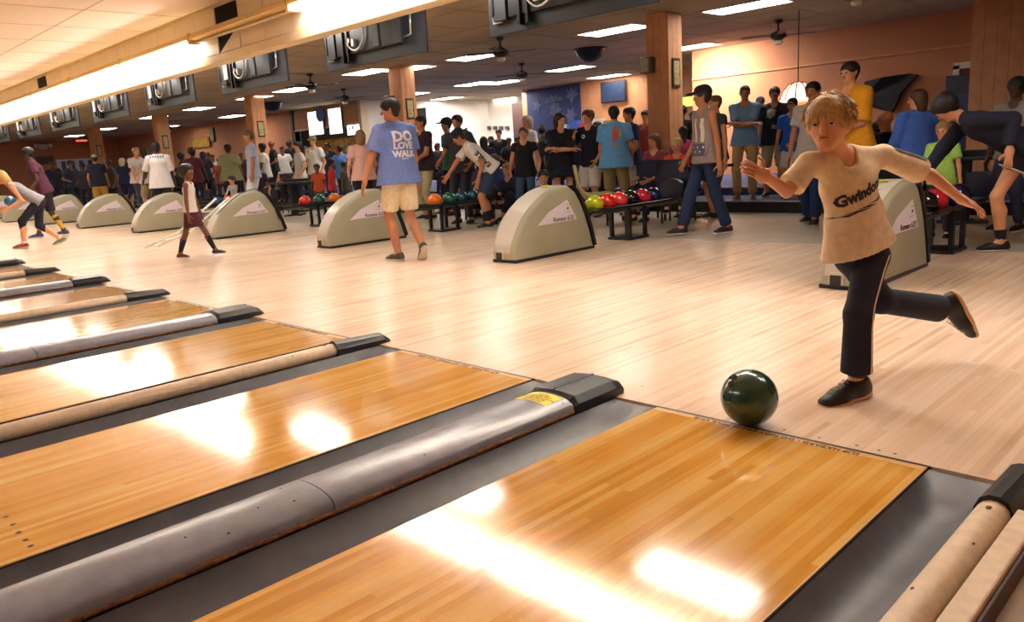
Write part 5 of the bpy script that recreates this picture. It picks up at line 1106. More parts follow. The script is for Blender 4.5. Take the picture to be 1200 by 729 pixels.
# ---- crowd on the left and middle ----
GC = 'standing crowd in the seating area'; GS = 'seated crowd on the benches'
crowd = [
 (110, 180, 1.78, 176, 'tan', '141a2e', 'c0963a', .95, 'short', '2a1c14', '9a9c80', 'person in a navy lettered T-shirt, pale cap and mustard shorts'),
 (142, 184, 1.70, 150, 'tan', '1c2450', '2a2c50', .9, 'bob', 'd8c8a0', None, 'blonde woman in a dark blue T-shirt with hand on hip'),
 (168, 172, 1.68, -150, 'fair', 'd8d0c8', 'a8926a', .95, 'bob', '2a1c14', None, 'dark-haired woman in a white T-shirt and tan shorts'),
 (157, 171, 1.76, 30, 'fair', 'e0d8d4', '3c4458', 1.9, 'short', 'b09060', None, 'fair-haired youth in a white shirt near the fourth column'),
 (180, 172, 1.70, -20, 'brown', '3c4048', '22242c', 1.9, 'short', '120e0c', None, 'person in grey behind the white-shirted man'),
 (224, 172, 1.72, 150, 'dark', '5c1e30', '22242c', 1.9, 'afro', '120e0c', None, 'person with big dark hair in a maroon top behind the girl'),
 (237, 176, 1.70, -160, 'dark', '16161c', '16161c', 1.9, 'long', '120e0c', None, 'person in black behind the running girl'),
 (248, 180, 1.66, 20, 'brown', 'c8beb4', '2a2c38', 1.9, 'short', '1a1210', None, 'person in a white top between the girl and the olive shirt'),
 (256, 184, 1.60, 10, 'brown', '8a3a28', '2a2030', 1.9, 'short', '1a1210', None, 'person in a rust checked shirt beside the olive shirt'),
 (210, 178, 1.66, 100, 'dark', '20222c', '20222c', 1.9, 'afro', '0f0c0c', None, 'dark figure just right of the white-shirted man'),
 (308, 166, 1.74, -100, 'dark', 'd8d4c8', '16161c', 1.9, 'short', '120e0c', None, 'person in cream behind the pale blue man'),
 (318, 163, 1.80, -80, 'brown', '16181f', '16161c', 1.9, 'bald', '120e0c', None, 'bald dark-skinned man in a black T-shirt'),
 (330, 170, 1.66, 0, 'brown', 'dcd4cc', '3c3c48', 1.9, 'short', '120e0c', None, 'person in a white shirt behind the bald man'),
 (348, 164, 1.66, -75, 'fair', 'd4ccc8', '1c2030', 1.9, 'pony', '15100f', None, 'dark-haired woman in a white T-shirt facing left'),
 (366, 158, 1.78, -40, 'fair', 'dcd8d0', '383838', 1.9, 'short', '6a5a3c', '8a8458', 'man in a white shirt and olive cap by the menu wall'),
 (384, 166, 1.66, -40, 'brown', '22243a', '22243a', 1.9, 'short', '120e0c', None, 'person in navy below the menu board'),
 (398, 168, 1.66, 160, 'tan', '4878b8', '22243a', 1.9, 'short', '120e0c', None, 'person in a mid-blue shirt left of the floral blouse'),
 (421, 150, 1.64, -165, 'fair', 'dcaea4', '14141c', 1.9, 'bob', '8a6a3c', None, 'woman in a pink floral sleeveless blouse seen from behind'),
 (536, 132, 1.74, -30, 'tan', '2a2c34', '2a2c34', 1.9, 'short', '120e0c', None, 'dark-haired person under the fan beyond the bending man'),
 (566, 158, 1.66, 170, 'fair', '15182a', '15182a', 1.9, 'long', '120e0c', None, 'woman with long black hair left of the bearded man'),
 (584, 150, 1.78, 0, 'fair', '15182a', '15182a', 1.9, 'short', '17110f', None, 'bearded man in a black shirt before the white wall'),
 (606, 158, 1.66, 30, 'brown', '4a2430', '22222c', 1.9, 'short', '120e0c', None, 'person in dark red beyond the woman in black'),
 (634, 146, 1.66, 140, 'dark', '1a1a22', '1a1a22', 1.9, 'afro', '1a1210', None, 'person in a striped dark top behind the blonde woman'),
 (672, 148, 1.60, 20, 'tan', '1a2444', '22222c', 1.9, 'short', '120e0c', None, 'person in a blue top between the two teenagers'),
 (700, 140, 1.62, -20, 'fair', 'c8d0cc', '22222c', 1.9, 'short', '4a3424', None, 'person in a pale shirt behind the teenagers'),
 (814, 128, 1.66, -40, 'dark', '1c8098', '22222c', 1.9, 'short', '120e0c', None, 'person in a turquoise top behind the flag shirt'),
 (80, 187, 1.60, 40, 'brown', '22283c', '1a1a22', 1.9, 'short', '120e0c', None, 'person in dark blue left of the fifth column'),
 (96, 190, 1.60, -30, 'dark', '2a2430', '1a1a22', 1.9, 'afro', '120e0c', None, 'person with full dark hair beside the fifth column'),
 (128, 186, 1.62, -60, 'brown', '4a4a48', '22222c', 1.9, 'short', '120e0c', None, 'person in patterned grey between the mustard shorts and the blonde'),
 (463, 158, 1.62, -60, 'tan', '5c3040', '22222c', 1.9, 'bob', '3a2418', None, 'person seen just beside the blue lettered shirt'),
 (215, 186, 1.70, 20, 'dark', '14161f', '14161f', 1.9, 'short', '120e0c', None, 'dark figure left of the maroon-topped person, far row'),
 (230, 184, 1.66, -30, 'dark', '1c1a26', '14161f', 1.9, 'short', '120e0c', None, 'dark figure in the far row above the girl'),
 (243, 178, 1.74, 0, 'dark', '121218', '14161f', 1.9, 'afro', '120e0c', None, 'dark-haired figure in the far row left of the olive shirt'),
 (282, 178, 1.70, 10, 'brown', '2a1c20', '14161f', 1.9, 'short', '120e0c', None, 'dark figure between the olive shirt and the pale blue man'),
 (338, 164, 1.78, 30, 'dark', '101218', '14161f', 1.9, 'afro', '120e0c', None, 'full-haired person in black left of the white-shirted woman'),
 (358, 170, 1.72, -10, 'brown', '1a1c26', '14161f', 1.9, 'short', '120e0c', None, 'dark figure right of the white-shirted woman'),
 (376, 172, 1.70, 20, 'tan', '6a2c30', '14161f', 1.9, 'short', '120e0c', None, 'person in dark red below the menu panels'),
 (410, 166, 1.72, -40, 'tan', '2a3444', '14161f', 1.9, 'short', '3a2a1c', None, 'person in slate blue beside the pink floral blouse'),
 (435, 160, 1.74, 0, 'brown', '16161e', '14161f', 1.9, 'short', '120e0c', None, 'dark figure left of the man in the blue lettered shirt'),
 (545, 150, 1.74, 10, 'brown', '16161e', '14161f', 1.9, 'short', '120e0c', None, 'dark figure above the bending man'),
 (575, 158, 1.70, -20, 'tan', '20202c', '14161f', 1.9, 'bob', '3a2a1c', None, 'brown-haired person just left of the bearded man'),
 (595, 160, 1.68, 40, 'brown', '2a1c24', '14161f', 1.9, 'short', '120e0c', None, 'dark figure right of the bearded man'),
 (646, 158, 1.66, 10, 'dark', '14161f', '14161f', 1.9, 'short', '120e0c', None, 'dark figure between the blonde and the arms-crossed woman'),
 (705, 150, 1.66, 0, 'brown', '1c2030', '14161f', 1.9, 'short', '120e0c', None, 'dark figure in the far row behind the sky-blue shirt'),
 (60, 188, 1.70, 0, 'dark', '161a2a', '14161f', 1.9, 'short', '120e0c', None, 'dark standing figure right of the maroon-shirted man'),
 (148, 190, 1.66, 40, 'brown', '20243a', '14161f', 1.9, 'short', '120e0c', None, 'dark figure in the far row beside the blonde in blue'),
 (512, 166, 1.60, 30, 'brown', '1a1c2c', '1a1c2c', 1.9, 'long', '120e0c', None, 'woman in black between the bag holder and the bending man'),
]
for (u, v, H, a, sk, top, bot, leg, st, hc_, hat, lab) in crowd:
    P_(lab, hd(u, v, H), a, H, dict(handL=(-.14, .05 + rnd.uniform(0, .1), .48 + rnd.uniform(0, .1)), handR=(.14, .05 + rnd.uniform(0, .12), .48 + rnd.uniform(0, .12)), lean=rnd.uniform(0, 4), hturn=rnd.uniform(-12, 12)), skin=sk, top=top, bottom=bot, leg=leg, hairstyle=st, hair=hc_, hat=hat, loose=.028, group=GC)
kids = [
 (386, 186, 5.9, 'red', 100, 'brown', 'c01e24', '1c2c5c', 'small boy in a red T-shirt beside the ball rack'),
 (371, 192, 6.3, 'orange', -20, 'brown', 'c8502c', '4a4a40', 'small child in an orange T-shirt behind the rack'),
 (402, 190, 6.2, 'camo', 60, 'brown', '4a4a34', '3a3c30', 'boy in a camouflage shirt beside the boy in red'),
 (330, 205, 6.6, 'x', 0, 'brown', '22242c', '3a2430', 'child in dark clothes behind the ball rack'),
]
for u, v, y, n_, a, sk, top, bot, lab in kids:
    y = settle(u, v, y, ok=lambda h: .7 < h < 1.5, hi_=7.8); q = PYY(u, v, y); P_(lab, Vector((q.x, q.y, 0)), a, max(q.z, .9), dict(), skin=sk, top=top, bottom=bot, leg=.95, head=1.25, hair='120e0c', group='children behind the racks')
seat = []
def seated(u, v, y, a, sk, top, hair, lab, st='short', H=1.62):
    y = settle(u, v, y, ok=lambda h: .8 < h < 1.6, r=.55); q = PYY(u, v, y); zf = 0.0 if y < 8 else (.17 if y < 9.1 else .30); hh = q.z - zf   # head top when seated
    pz = max(.2, hh / H - .52 + .03)
    pz = (hh - .475 * H) / H
    fl = (-.07, .27, .042); fr_ = (.07, .27, .042)
    P_(lab, Vector((q.x, q.y, zf)), a, H, sit(pelvis=(0, 0, pz), footL=fl, footR=fr_, handL=(-.08, .20, pz + .08), handR=(.08, .20, pz + .08)), skin=sk, top=top, bottom='22243a', leg=1.8, hair=hair, hairstyle=st, group=GS)
    seat.append((q.x, q.y, zf, pz * H, a, 'the ' + ' '.join(lab.split()[:9])))
for t_ in [
 (58, 197, 6.5, 20, 'brown', '1c2c4c', '120e0c', 'seated person in navy left of the crowd, third row', 'short'), (68, 196, 7.0, -10, 'dark', '22304c', '120e0c', 'seated person in dark blue beside the small white cap', 'short'), (78, 200, 6.4, 10, 'dark', '14161f', '120e0c', 'seated person in black left of the pale-capped figure', 'afro'),
 (88, 202, 6.8, 0, 'brown', '14161f', '1a1210', 'seated person in black nearer the pale-capped figure', 'short'), (48, 200, 7.1, 30, 'dark', '1c2030', '120e0c', 'seated dark figure right of the maroon-shirted man', 'short'), (122, 205, 6.7, 0, 'brown', 'a03028', '1a1210', 'seated child in red between mustard shorts and blonde', 'short'),
 (583, 178, 7.0, -50, 'tan', '2440a0', '3a2a18', 'seated woman in a royal blue top with short brown hair', 'bob'), (598, 188, 6.8, -40, 'fair', '22283c', '9a7850', 'seated fair-haired child behind the woman in blue', 'short'), (610, 190, 6.9, -20, 'brown', '15182a', '1a1210', 'seated boy in navy with folded hands beside the woman in black', 'short'),
 (636, 196, 6.6, 0, 'fair', '1c2440', '1a1210', 'seated child peering between the two women in black', 'short'), (572, 182, 7.4, 20, 'tan', '2a2c38', '2a1c14', 'seated person behind the bending young man', 'short'), (547, 185, 7.2, 20, 'tan', '2a2030', '2a1c14', 'seated person just under the bending man\'s chest', 'bob'),
 (1020, 140, 7.2, 60, 'brown', '22242c', '120e0c', 'seated person behind the tall man in yellow', 'short'), (205, 195, 7.6, 30, 'dark', '15182a', '120e0c', 'seated dark figure behind the striding girl', 'short'), (300, 190, 7.4, 0, 'brown', '28202c', '120e0c', 'seated dark figure behind the pale blue man', 'afro'), (440, 190, 7.4, 40, 'brown', '3a2c30', '120e0c', 'seated figure beyond the blue lettered shirt', 'short'),
]: seated(*t_)
# ================= seats, tables, signs, far rooms =================
m_seat = M('bench_plastic_cream', 'b4a468', .45); m_seatn = M('bench_plastic_navy', '1c2540', .35); m_leg = M('bench_leg_black', '14151a', .35)
def chair(x, y, z, rz, mat, lab, grp):
    t = thing('bucket_chair', lab, 'chair', (x, y, z), rz, grp)
    bm = bmesh.new(); A = []
    pr = [(.22, .40, .24), (.20, .43, .25), (.0, .42, .25), (-.16, .43, .25), (-.22, .50, .25), (-.26, .66, .24), (-.29, .82, .21), (-.30, .86, .15)]
    rows = [[bm.verts.new((w * math.sin(q) , yy + (.03 * math.cos(q) if zz > .5 else 0), zz + (.05 * abs(math.sin(q)) ** 3 if zz <= .5 else 0))) for q in np.linspace(-PI / 2, PI / 2, 7)] for yy, zz, w in pr]
    for a, b_ in zip(rows, rows[1:]):
        for j in range(6): bm.faces.new((a[j], a[j + 1], b_[j + 1], b_[j]))
    r = bmesh.ops.extrude_face_region(bm, geom=bm.faces[:]); bmesh.ops.translate(bm, vec=(0, -.012, -.015), verts=[v for v in r['geom'] if isinstance(v, bmesh.types.BMVert)])
    obj('shell', bm, mat, t, smooth=50)
    for s in (-1, 1):
        bx('leg', s * .18 - .012, s * .18 + .012, .13, .155, 0, .40, m_leg, t); bx('leg', s * .18 - .012, s * .18 + .012, -.2, -.175, 0, .41, m_leg, t)
    return t
k = 0
for (x, y, z, sz, a, who) in seat:
    k += 1
    if sz < .36: continue
    tv = Vector((CAM.x - x, CAM.y - y)).normalized(); f = Matrix.Rotation(math.radians(a), 2) @ tv
    o = bx('bench_seat', x - .24, x + .24, y - .18, y + .18, z, z + max(.15, sz - .15), m_seatn, bev=.02); tag(o, 'dark bench block under ' + who, 'bench', 'benches under the seated crowd')
for u, v, y, lab in ((700, 232, 5.75, 'cream moulded chair behind the yellow-green ball'),):
    q = PYY(u, v, y); chair(q.x, q.y, 0, -.8, m_seat, lab, None)
# scoring console tables, dark
def console(u, y, lab):
    for d_ in (0, .3, -.3, .6, -.6, .9):
        q = PYY(u, 200, y + d_)
        if not blocked(q.x, q.y, .62): break
    SPOTS.append((q.x, q.y)); t = thing('score_table', lab, 'table', (q.x, q.y, 0), 0, 'score tables')
    bx('table_top', -.55, .55, -.28, .28, .70, .74, M('console_black', '14151c', .35), t, .01); bx('pedestal', -.06, .06, -.06, .06, .03, .70, m_leg, t); bx('foot', -.25, .25, -.05, .05, 0, .03, m_leg, t); bx('foot', -.05, .05, -.25, .25, 0, .03, m_leg, t)
    bm = bmesh.new(); box(bm, -.28, .28, -.05, .08, .74, .80, Matrix.Rotation(0, 4, 'X')); obj('console', bm, m_leg, t)
for u, y, lab in ((808, 6.3, 'dark round-edged score table left of the flag-shirted man'), (1130, 6.2, 'dark score table behind the bending young woman'), (655, 6.9, 'dark score table behind the woman with crossed arms'), (520, 6.7, 'dark score table behind the orange ball'), (340, 6.5, 'dark score table behind the red ball')): console(u, y, lab)
for u, y, lab in ((775, 6.9, 'dark chair under the woman in maroon'), (795, 6.6, 'dark chair under the boy in orange'), (1046, 7.0, 'dark chair under the bald man'), (1088, 6.6, 'dark navy chair behind the right ball rack'), (560, 7.3, 'dark navy chair behind the bending young man'), (470, 7.2, 'dark navy chair behind the blue lettered shirt'), (735, 7.2, 'dark navy chair behind the teenagers'), (350, 7.2, 'dark navy chair behind the boy in red')):
    for d_ in ((0,) if ' under ' in lab else (0, .3, -.3, .6, -.6, .9, -.9)):
        q = PYY(u, 200, y + d_)
        if not blocked(q.x, q.y, .5): break
    chair(q.x, q.y, 0, rnd.uniform(-.3, .3), m_seatn, lab, 'navy chairs on the bowler floor')
# navy bag held by the man
q = PYY(510, 203, 6.3); bm = bmesh.new(); sphere(bm, (0, 0, 0), .2, 16, 10, (1.0, .5, .62)); t = thing('ball_bag', 'navy spotted bag held by the man in the dark maroon shirt', 'bag', (q.x, q.y, q.z)); obj('bag_body', bm, M('bag_navy', '1e2444', .7, var=.4, scale=60), t, smooth=True)
bm = bmesh.new(); tube(bm, [(-.12, 0, .1), (-.08, 0, .2), (.08, 0, .2), (.12, 0, .1)], .012, 6); obj('strap', bm, M('bag_strap', '101018', .6), t, smooth=True)
# white folding gadget: ball ramp by the girl
p0 = PZ(182, 288, 0); p1 = PXX(318, 217, -10.6); bm = bmesh.new()
t = thing('ball_ramp', 'white tubular bowling ramp leaning on the fourth ball return behind the girl', 'ball ramp', (0, 0, 0))
a0 = PZ(178, 289, .015); b0 = PYY(216, 272, PZ(178, 289, .015).y + .35); c0 = PYY(261, 232, 2.66)
for off in (-.10, .10):
    bm = bmesh.new(); o_ = Vector((0, off, 0)); tube(bm, [a0 + o_, b0 + o_, c0 + o_], .016, 8); obj('ramp_rail', bm, M('ramp_white', 'dcdcd4', .35, metal=.2), t, smooth=True)
for p_, q_, r_ in ((a0, b0, .1), (a0, b0, .5), (b0, c0, .6)):
    bm = bmesh.new(); tube(bm, [p_.lerp(q_, r_) - Vector((0, .1, 0)), p_.lerp(q_, r_) + Vector((0, .1, 0))], .012, 6); obj('crossbar', bm, M('ramp_white', 'dcdcd4', .35), t)
bm = bmesh.new(); xh = -.39 - 3 * PITCH + .18; cs = [(2.85, .40), (3.05, .55), (3.3, .70), (3.5, .745), (3.7, .735), (3.8, .62), (3.86, .45), (3.92, .2)]
tube(bm, [Vector((xh, y, z)) for y, z in cs], .007, 5); o = obj('cord', bm, M('cord_black', '141414', .6, var=0), smooth=True); tag(o, 'thin dark cord draped over the hood with the white ramp', 'cord')
# --- mural, pictures, panel signs ---
y = 16.37; a = PYY(617, 103, y); b_ = PYY(679, 96, y); t = thing('mural', 'large blue painted mural on the far wall above the crowd', 'mural', (0, y, 0))
zt = min(CEIL - .04, a.z); bx('canvas', a.x, b_.x, -.02, .02, 1.5, zt, M('mural_blue', '1a2c66', .6, var=.35, scale=2.5), t)
mm = M('mural_pale', '565a80', .7, var=.3, scale=8); w = b_.x - a.x
def blob(cx, cz, pts, sc): 
    bm = bmesh.new(); f = bm.faces.new([bm.verts.new((a.x + cx * w + x * sc, -.03, cz + z * sc)) for x, z in pts]); r = bmesh.ops.extrude_face_region(bm, geom=[f]); bmesh.ops.translate(bm, vec=(0, .01, 0), verts=[v for v in r['geom'] if isinstance(v, bmesh.types.BMVert)]); return obj('painted_shape', bm, mm, t)
rad = lambda n, r0, r1: [((r1 if i % 2 else r0) * math.cos(2 * PI * i / (2 * n)), (r1 if i % 2 else r0) * math.sin(2 * PI * i / (2 * n))) for i in range(2 * n)]
blob(.52, 2.62, [(-.5, -.1), (.5, -.05), (.45, .12), (.3, .06), (.2, .22), (.05, .1), (-.1, .25), (-.25, .08), (-.42, .15)], .75); blob(.55, 2.30, rad(7, .32, .2), .9)
blob(.86, 2.62, [(0, -.3), (.12, 0), (.35, .1), (.18, .16), (.3, .38), (.08, .22), (0, .45), (-.08, .22), (-.28, .35), (-.16, .12), (-.3, .02), (-.1, -.02)], .85); blob(.2, 2.5, rad(5, .25, .12), 1.0); blob(.83, 2.1, rad(6, .3, .16), .9)
def picture(u0, v0, u1, v1, y, name, lab, cat, fc, pc, parent=None, emit=0, text=None):
    p0 = PYY(u0, v0, y); p1 = PYY(u1, v1, y); x0, x1 = sorted((p0.x, p1.x)); z0, z1 = sorted((p0.z, p1.z)); z1 = min(z1, CEIL - .02)
    t = thing(name, lab, cat, ((x0 + x1) / 2, y, (z0 + z1) / 2)); w = (x1 - x0) / 2; h = (z1 - z0) / 2
    bx('frame', -w, w, -.02, .02, -h, h, M('frame_' + fc, fc, .5), t); bx('face', -w * .92, w * .92, -.028, -.02, -h * .92, h * .92, emission('glow_' + pc, hexc(pc), emit) if emit else M('face_' + pc, pc, .4, var=.35, scale=6), t)
    if text: text_obj('lettering', text[0], h * text[1], Matrix.Translation((0, -.031, 0)) @ Matrix.Rotation(PI / 2, 4, 'X'), M('ink_' + text[2], text[2], .6, var=0), t)
    return t, w, h
picture(704, 97, 734, 118, 16.30, 'wall_screen', 'dark blue screen on the far peach wall right of the mural', 'screen', '14141c', '1c2c4c')
picture(245, 150, 252, 166, 12.5, 'picture_frame', 'small dark picture on the far left peach wall', 'picture', '2a2018', '8a7a60')
picture(224, 163, 247, 172, 12.5, 'wall_sign', 'small yellow and brown sign on the far left wall', 'sign', '6a3a20', 'b08830')
picture(100, 180, 100.5, 181, 12.5, 'wall_notice', 'tiny notice far left', 'notice', '6a3a20', 'b08830') if False else None
# exit sign on the left end wall
q = PXX(95, 163, -42.9); t = thing('exit_sign', 'small glowing red EXIT sign on the far left wall', 'sign', (-42.9, q.y, q.z)); bx('case', -.02, .02, -.28, .28, -.14, .14, M('exit_case', 'c02018', .5), t); bx('glow_face', .02, .03, -.26, .26, -.12, .12, emission('exit_red', (1, .05, .02), 2.0), t)
me = text_obj('lettering', 'EXIT', .2, Matrix.Translation((.035, 0, 0)) @ Matrix(((0, 0, 1, 0), (1, 0, 0, 0), (0, 1, 0, 0), (0, 0, 0, 1))), M('exit_letters', 'ffffff', .5, var=0), t)
# emergency lamp and plaque on the end wall
q = PXX(51, 172, -42.8); t = thing('emergency_light', 'twin-headed white emergency light on the far left wall', 'lamp', (-42.98, q.y, q.z)); bx('case', 0, .12, -.2, .2, -.12, .12, m_white, t, .01)
for s in (-1, 1):
    bm = bmesh.new(); lathe(bm, [(0, 0), (.11, 0), (.09, .1), (0, .12)], 12, Matrix.Translation((.1, s * .32, .05)) @ Matrix.Rotation(PI / 2, 4, 'Y')); obj('lamp_head', bm, m_white, t, smooth=40)
q = PXX(53, 188, -42.95); t = thing('wall_plaque', 'brown plaque below the emergency light', 'plaque', (-42.97, q.y, q.z)); bx('plaque_board', -.02, .02, -.4, .4, -.2, .2, M('plaque_brown', '6a4030', .6), t)
q = PXX(96, 196, -42.5); t = thing('poster_window', 'bright poster of white and blue shapes behind the fifth column', 'poster', (-42.98, q.y, q.z - .1)); bx('poster_board', -.02, .02, -1.0, 1.0, -.55, .55, M('poster_white', 'e8e8f0', .5, var=.05), t)
for i in range(4): bx('blue_shape', .021, .03, -.8 + i * .42, -.6 + i * .42, -.4, .45, M('poster_blue', '3c5890', .5), t)
# --- concession counter seen through the left back wall ---
y = 13.3
bx('counter_room', -24.6, -20.4, 16.9, 17.0, 0, CEIL - .3, m_white, kind='structure')
for u0, v0, u1, v1, lab, tx in ((360, 131, 381, 158, 'white lit menu panel with a blue emblem, leftmost', None), (384, 127, 403, 157, 'blank white lit menu panel, second from left', None)):
    picture(u0, v0, u1, v1, 12.5, 'menu_sign', lab, 'menu sign', '2a2a30', 'fffdf4', emit=1.6)
bm = bmesh.new(); q = PYY(375, 134, 12.44); lathe(bm, [(0, 0), (.26, 0), (.26, .01), (0, .01)], 20, Matrix.Translation((q.x, q.y, q.z)) @ Matrix.Rotation(PI / 2, 4, 'X')); o = obj('round_emblem', bm, M('emblem_blue', '4a68b8', .5)); tag(o, 'blue round emblem on the leftmost menu panel', 'emblem')
t, w, h = picture(404, 124, 428, 158, 13.5, 'menu_board', 'white menu board with red and dark price columns behind the man in blue', 'menu sign', '2a2a30', 'fffaf4', emit=1.3)
for (x, z, ww, hh, c) in ((-.7, .5, .22, .2, 'c02838'), (-.1, .55, .5, .08, '3a3a40'), (.1, .15, .16, .28, '303438'), (-.25, -.45, .15, .22, '203028'), (-.65, -.5, .1, .2, 'c02838'), (-.6, .1, .2, .2, 'e0a0a0')):
    bx('menu_print', (x - ww / 2) * w, (x + ww / 2) * w, -.036, -.029, (z - hh / 2) * h, (z + hh / 2) * h, M('menu_' + c, c, .6, var=0), t)
# coloured snack shelf
t = thing('snack_shelf', 'brightly stocked yellow and green snack shelf below the menu panels', 'shelf', (-22.5, 13.2, 0)); bx('base_cabinet', -2, 2, -.2, .15, .30, .99, m_white, t); bx('back_board', -2, 2, .1, .15, 1.0, 1.95, M('shelf_back', 'b09030', .6, var=.5, scale=8), t); bx('shelf_board', -2, 2, -.2, .1, 1.35, 1.38, m_white, t); bx('shelf_board', -2, 2, -.2, .1, 1.0, 1.03, m_white, t)
cc = ['d8b820', '7aa030', 'e07828', 'e8d048', '3c8ac8', 'c83a30']
for i in range(26): bx('snack_packet', -1.9 + i * .146, -1.79 + i * .146, -.14, 0, 1.38 if i % 2 else 1.03, (1.38 if i % 2 else 1.03) + .18 + .06 * (i % 3), M('packet_' + cc[i % 6], cc[i % 6], .4), t)
bx('trim_7', -24.75, -24.6, 12.5, 12.78, 0, CEIL, M('frame_dark2', '2a2620', .5), kind='structure'); bx('trim_8', -20.35, -20.2, 12.5, 12.78, 0, CEIL, m_frame, kind='structure')
bx('trim_9', -24.6, -20.3, 12.52, 12.6, 2.3, 2.36, m_frame, kind='structure')
# white room: wall frames and screens, lights
picture(484, 128, 500, 146, 14.6, 'wall_board', 'dark framed board at the left end of the white room', 'board', '1a1a1e', '5a5a5c')
for u in (566, 573, 580, 587, 594):
    picture(u - 2, 148, u + 2, 152, 18.2, 'wall_picture', 'tiny dark frame on the white wall, %s in its row' % ['first', 'second', 'third', 'fourth', 'fifth'][(u - 566) // 7], 'picture', '1a1a1e', '4a4a4c')
area('white_room_lamp', (-18, 16.2, 2.95), 3.0, 1.0, 140, (1, .97, .92))
area('counter_lamp', (-22.5, 14.2, 2.9), 3.0, .5, 90, (1, .95, .85))
bx('door_1', -17.6, -16.9, 16.9, 17.0, 0, 2.7, M('door_brown', '3c1c14', .5), kind='structure'); bx('window_1', -16.8, -15.5, 17.0, 17.05, 1.2, 2.8, M('window_blue', '5a7ab0', .2), kind='structure')
# wainscot behind the teenagers
bx('baseboard_back', -16.6, -8.0, 16.36, 16.4, 0.3, 1.25, m_white, kind='structure'); bx('trim_10', -16.6, -8.0, 16.33, 16.4, 1.25, 1.36, m_frame, kind='structure')
t = thing('snack_counter', 'tan counter with white boxes beside the mural', 'counter', (-13.2, 15.7, .3)); bx('counter_body', -1.2, 1.2, -.3, .3, 0, 1.15, M('counter_tan', '9a7a40', .6), t); bx('counter_top', -1.25, 1.25, -.34, .34, 1.15, 1.2, m_white, t)
for i, (x, c) in enumerate(((-.9, 'c8c8d0'), (-.5, '2a5ab0'), (-.1, 'c03030'), (.4, 'e0dcd8'), (.8, 'a88040'))): tag(bx('box', -13.2 + x - .15, -13.2 + x + .15, 15.5, 15.8, 1.5, 1.5 + .3 + .08 * (i % 2), M('box_' + c, c, .6)), ['grey', 'blue', 'red', 'white', 'tan'][i] + ' box standing on the tan counter by the mural', 'box')
# --- right wall items ---
y = 12.9; p0 = PYY(1118, 76, y); p1 = PYY(1180, 70, y); z1 = p0.z; x0 = p0.x
bx('window_2', x0, x0 + 1.6, 13.24, 13.31, .3, z1 - .06, M('opening_dark', '8a5436', .8), kind='structure')
bx('trim_11', x0 - .1, x0, 13.2, 13.32, .3, z1, m_white, kind='structure'); bx('trim_12', x0 - .1, x0 + 1.7, 13.2, 13.32, z1 - .06, z1 + .05, m_white, kind='structure')
t, w, h = picture(1133, 92, 1172, 110, 13.1, 'wall_screen', 'glowing screen with red white and blue picture beside the right pillar', 'screen', '101014', 'f0f0ff', emit=2.0)
for i, c in enumerate(('c02040', '3c60d0', '3c60d0', 'e03050')): bx('picture_patch', (-.9 + .47 * i) * w, (-.75 + .47 * i) * w, -.036, -.029, -.5 * h, .2 * h, emission('glow_' + c, hexc(c), 1.2), t)
t = thing('vending_machine', 'dark blue upright machine left of the glowing screen', 'machine', (PYY(1127, 100, 12.9).x, 12.95, .3)); bx('cabinet', -.22, .22, -.2, .2, 0, PYY(1127, 88, 12.9).z - .3, M('machine_blue', '1a2440', .4), t, .02); bx('door_panel', -.18, .18, -.22, -.2, .3, 1.3, M('machine_blue2', '24345c', .3), t)
pl_ = thing('pillar', 'orange panelled pillar at the right edge of the picture', 'pillar', (-1.7, 12.4, .3))
for j in range(6): bx('panel', -.55 + .183 * j, -.372 + .183 * j, -.2, .2, 0, CEIL - .302, m_peachp, pl_)
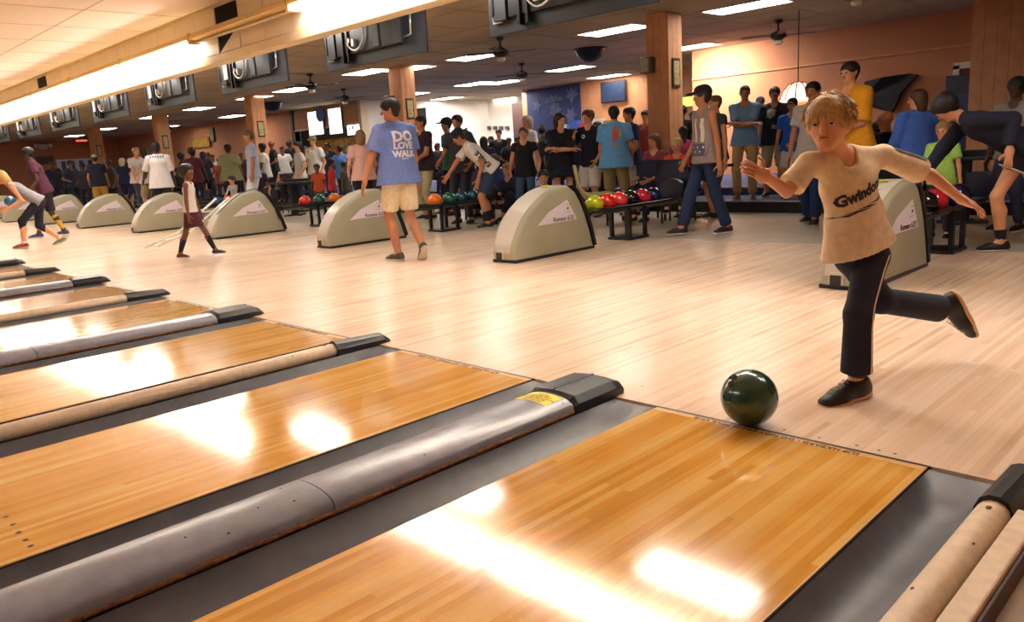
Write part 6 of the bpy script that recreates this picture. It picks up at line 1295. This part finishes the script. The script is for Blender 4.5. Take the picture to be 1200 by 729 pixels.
# lit pendant lamp over the counter
q = PYY(935, 117, 10.2); w_ = (PYY(951, 117, 10.2).x - PYY(918, 117, 10.2).x) / 2 + .04; t = thing('pendant_lamp', 'glowing stained-glass lamp shade with red rim above the bystanders', 'lamp', (q.x, q.y, q.z - .02))
bm = bmesh.new(); lathe(bm, [(.02, .30), (w_ * .45, .27), (w_ * .8, .17), (w_, .03), (w_, .0)], 20); obj('shade', bm, emission('shade_glow', hexc('ffe6a8'), 2.2), t, smooth=True)
bm = bmesh.new(); lathe(bm, [(w_, .0), (w_ * 1.02, .0), (w_ * 1.0, -.07), (w_ * .96, -.07)], 20); obj('rim', bm, emission('rim_glow', hexc('f08a20'), .9), t, smooth=True)
for i in range(10):
    an = i * PI / 5; bm = bmesh.new(); tube(bm, [(.03 * math.cos(an), .03 * math.sin(an), .305), (w_ * .46 * math.cos(an), w_ * .46 * math.sin(an), .278), (w_ * .81 * math.cos(an), w_ * .81 * math.sin(an), .178), (w_ * 1.01 * math.cos(an), w_ * 1.01 * math.sin(an), .03)], .012, 5); obj('rib', bm, M('shade_red', '9a2414', .5), t)
bm = bmesh.new(); tube(bm, [(0, 0, .3), (0, 0, CEIL - (q.z - .02) - .002)], .008, 6); obj('cord', bm, m_dark, t)
# yellow-green neon sign, coats
picture(780, 116, 818, 124, 16.36, 'neon_sign', 'yellow-green glowing sign right of the nearest column', 'sign', '2a3410', 'c8e020', emit=1.2)
q = PYY(1035, 100, 12.9); t = thing('draped_cloth', 'black cloth draped on the right wall behind the tall man', 'cloth', (q.x, 13.195, q.z)); bm = bmesh.new()
A = [bm.verts.new((x, yy, z)) for x, yy, z in ((-.45, 0, .12), (-.1, -.1, .16), (.35, 0, .18), (.5, -.05, .14), (.25, -.12, -.15), (.1, -.1, -.5), (-.35, -.08, -.35), (-.5, 0, -.2))]
bm.faces.new(A); r = bmesh.ops.extrude_face_region(bm, geom=bm.faces[:]); bmesh.ops.translate(bm, vec=(0, .1, 0), verts=[v for v in r['geom'] if isinstance(v, bmesh.types.BMVert)]); obj('cloth_body', bm, M('cloth_black2', '101014', .8), t)

area('added_wall_fill', (-7.4, 12.4, 2.95), .9, .4, 75, (1.0, .93, .85), (math.radians(20), 0, 0))  # added light without a fixture, brightens the wall beside the ceiling panel
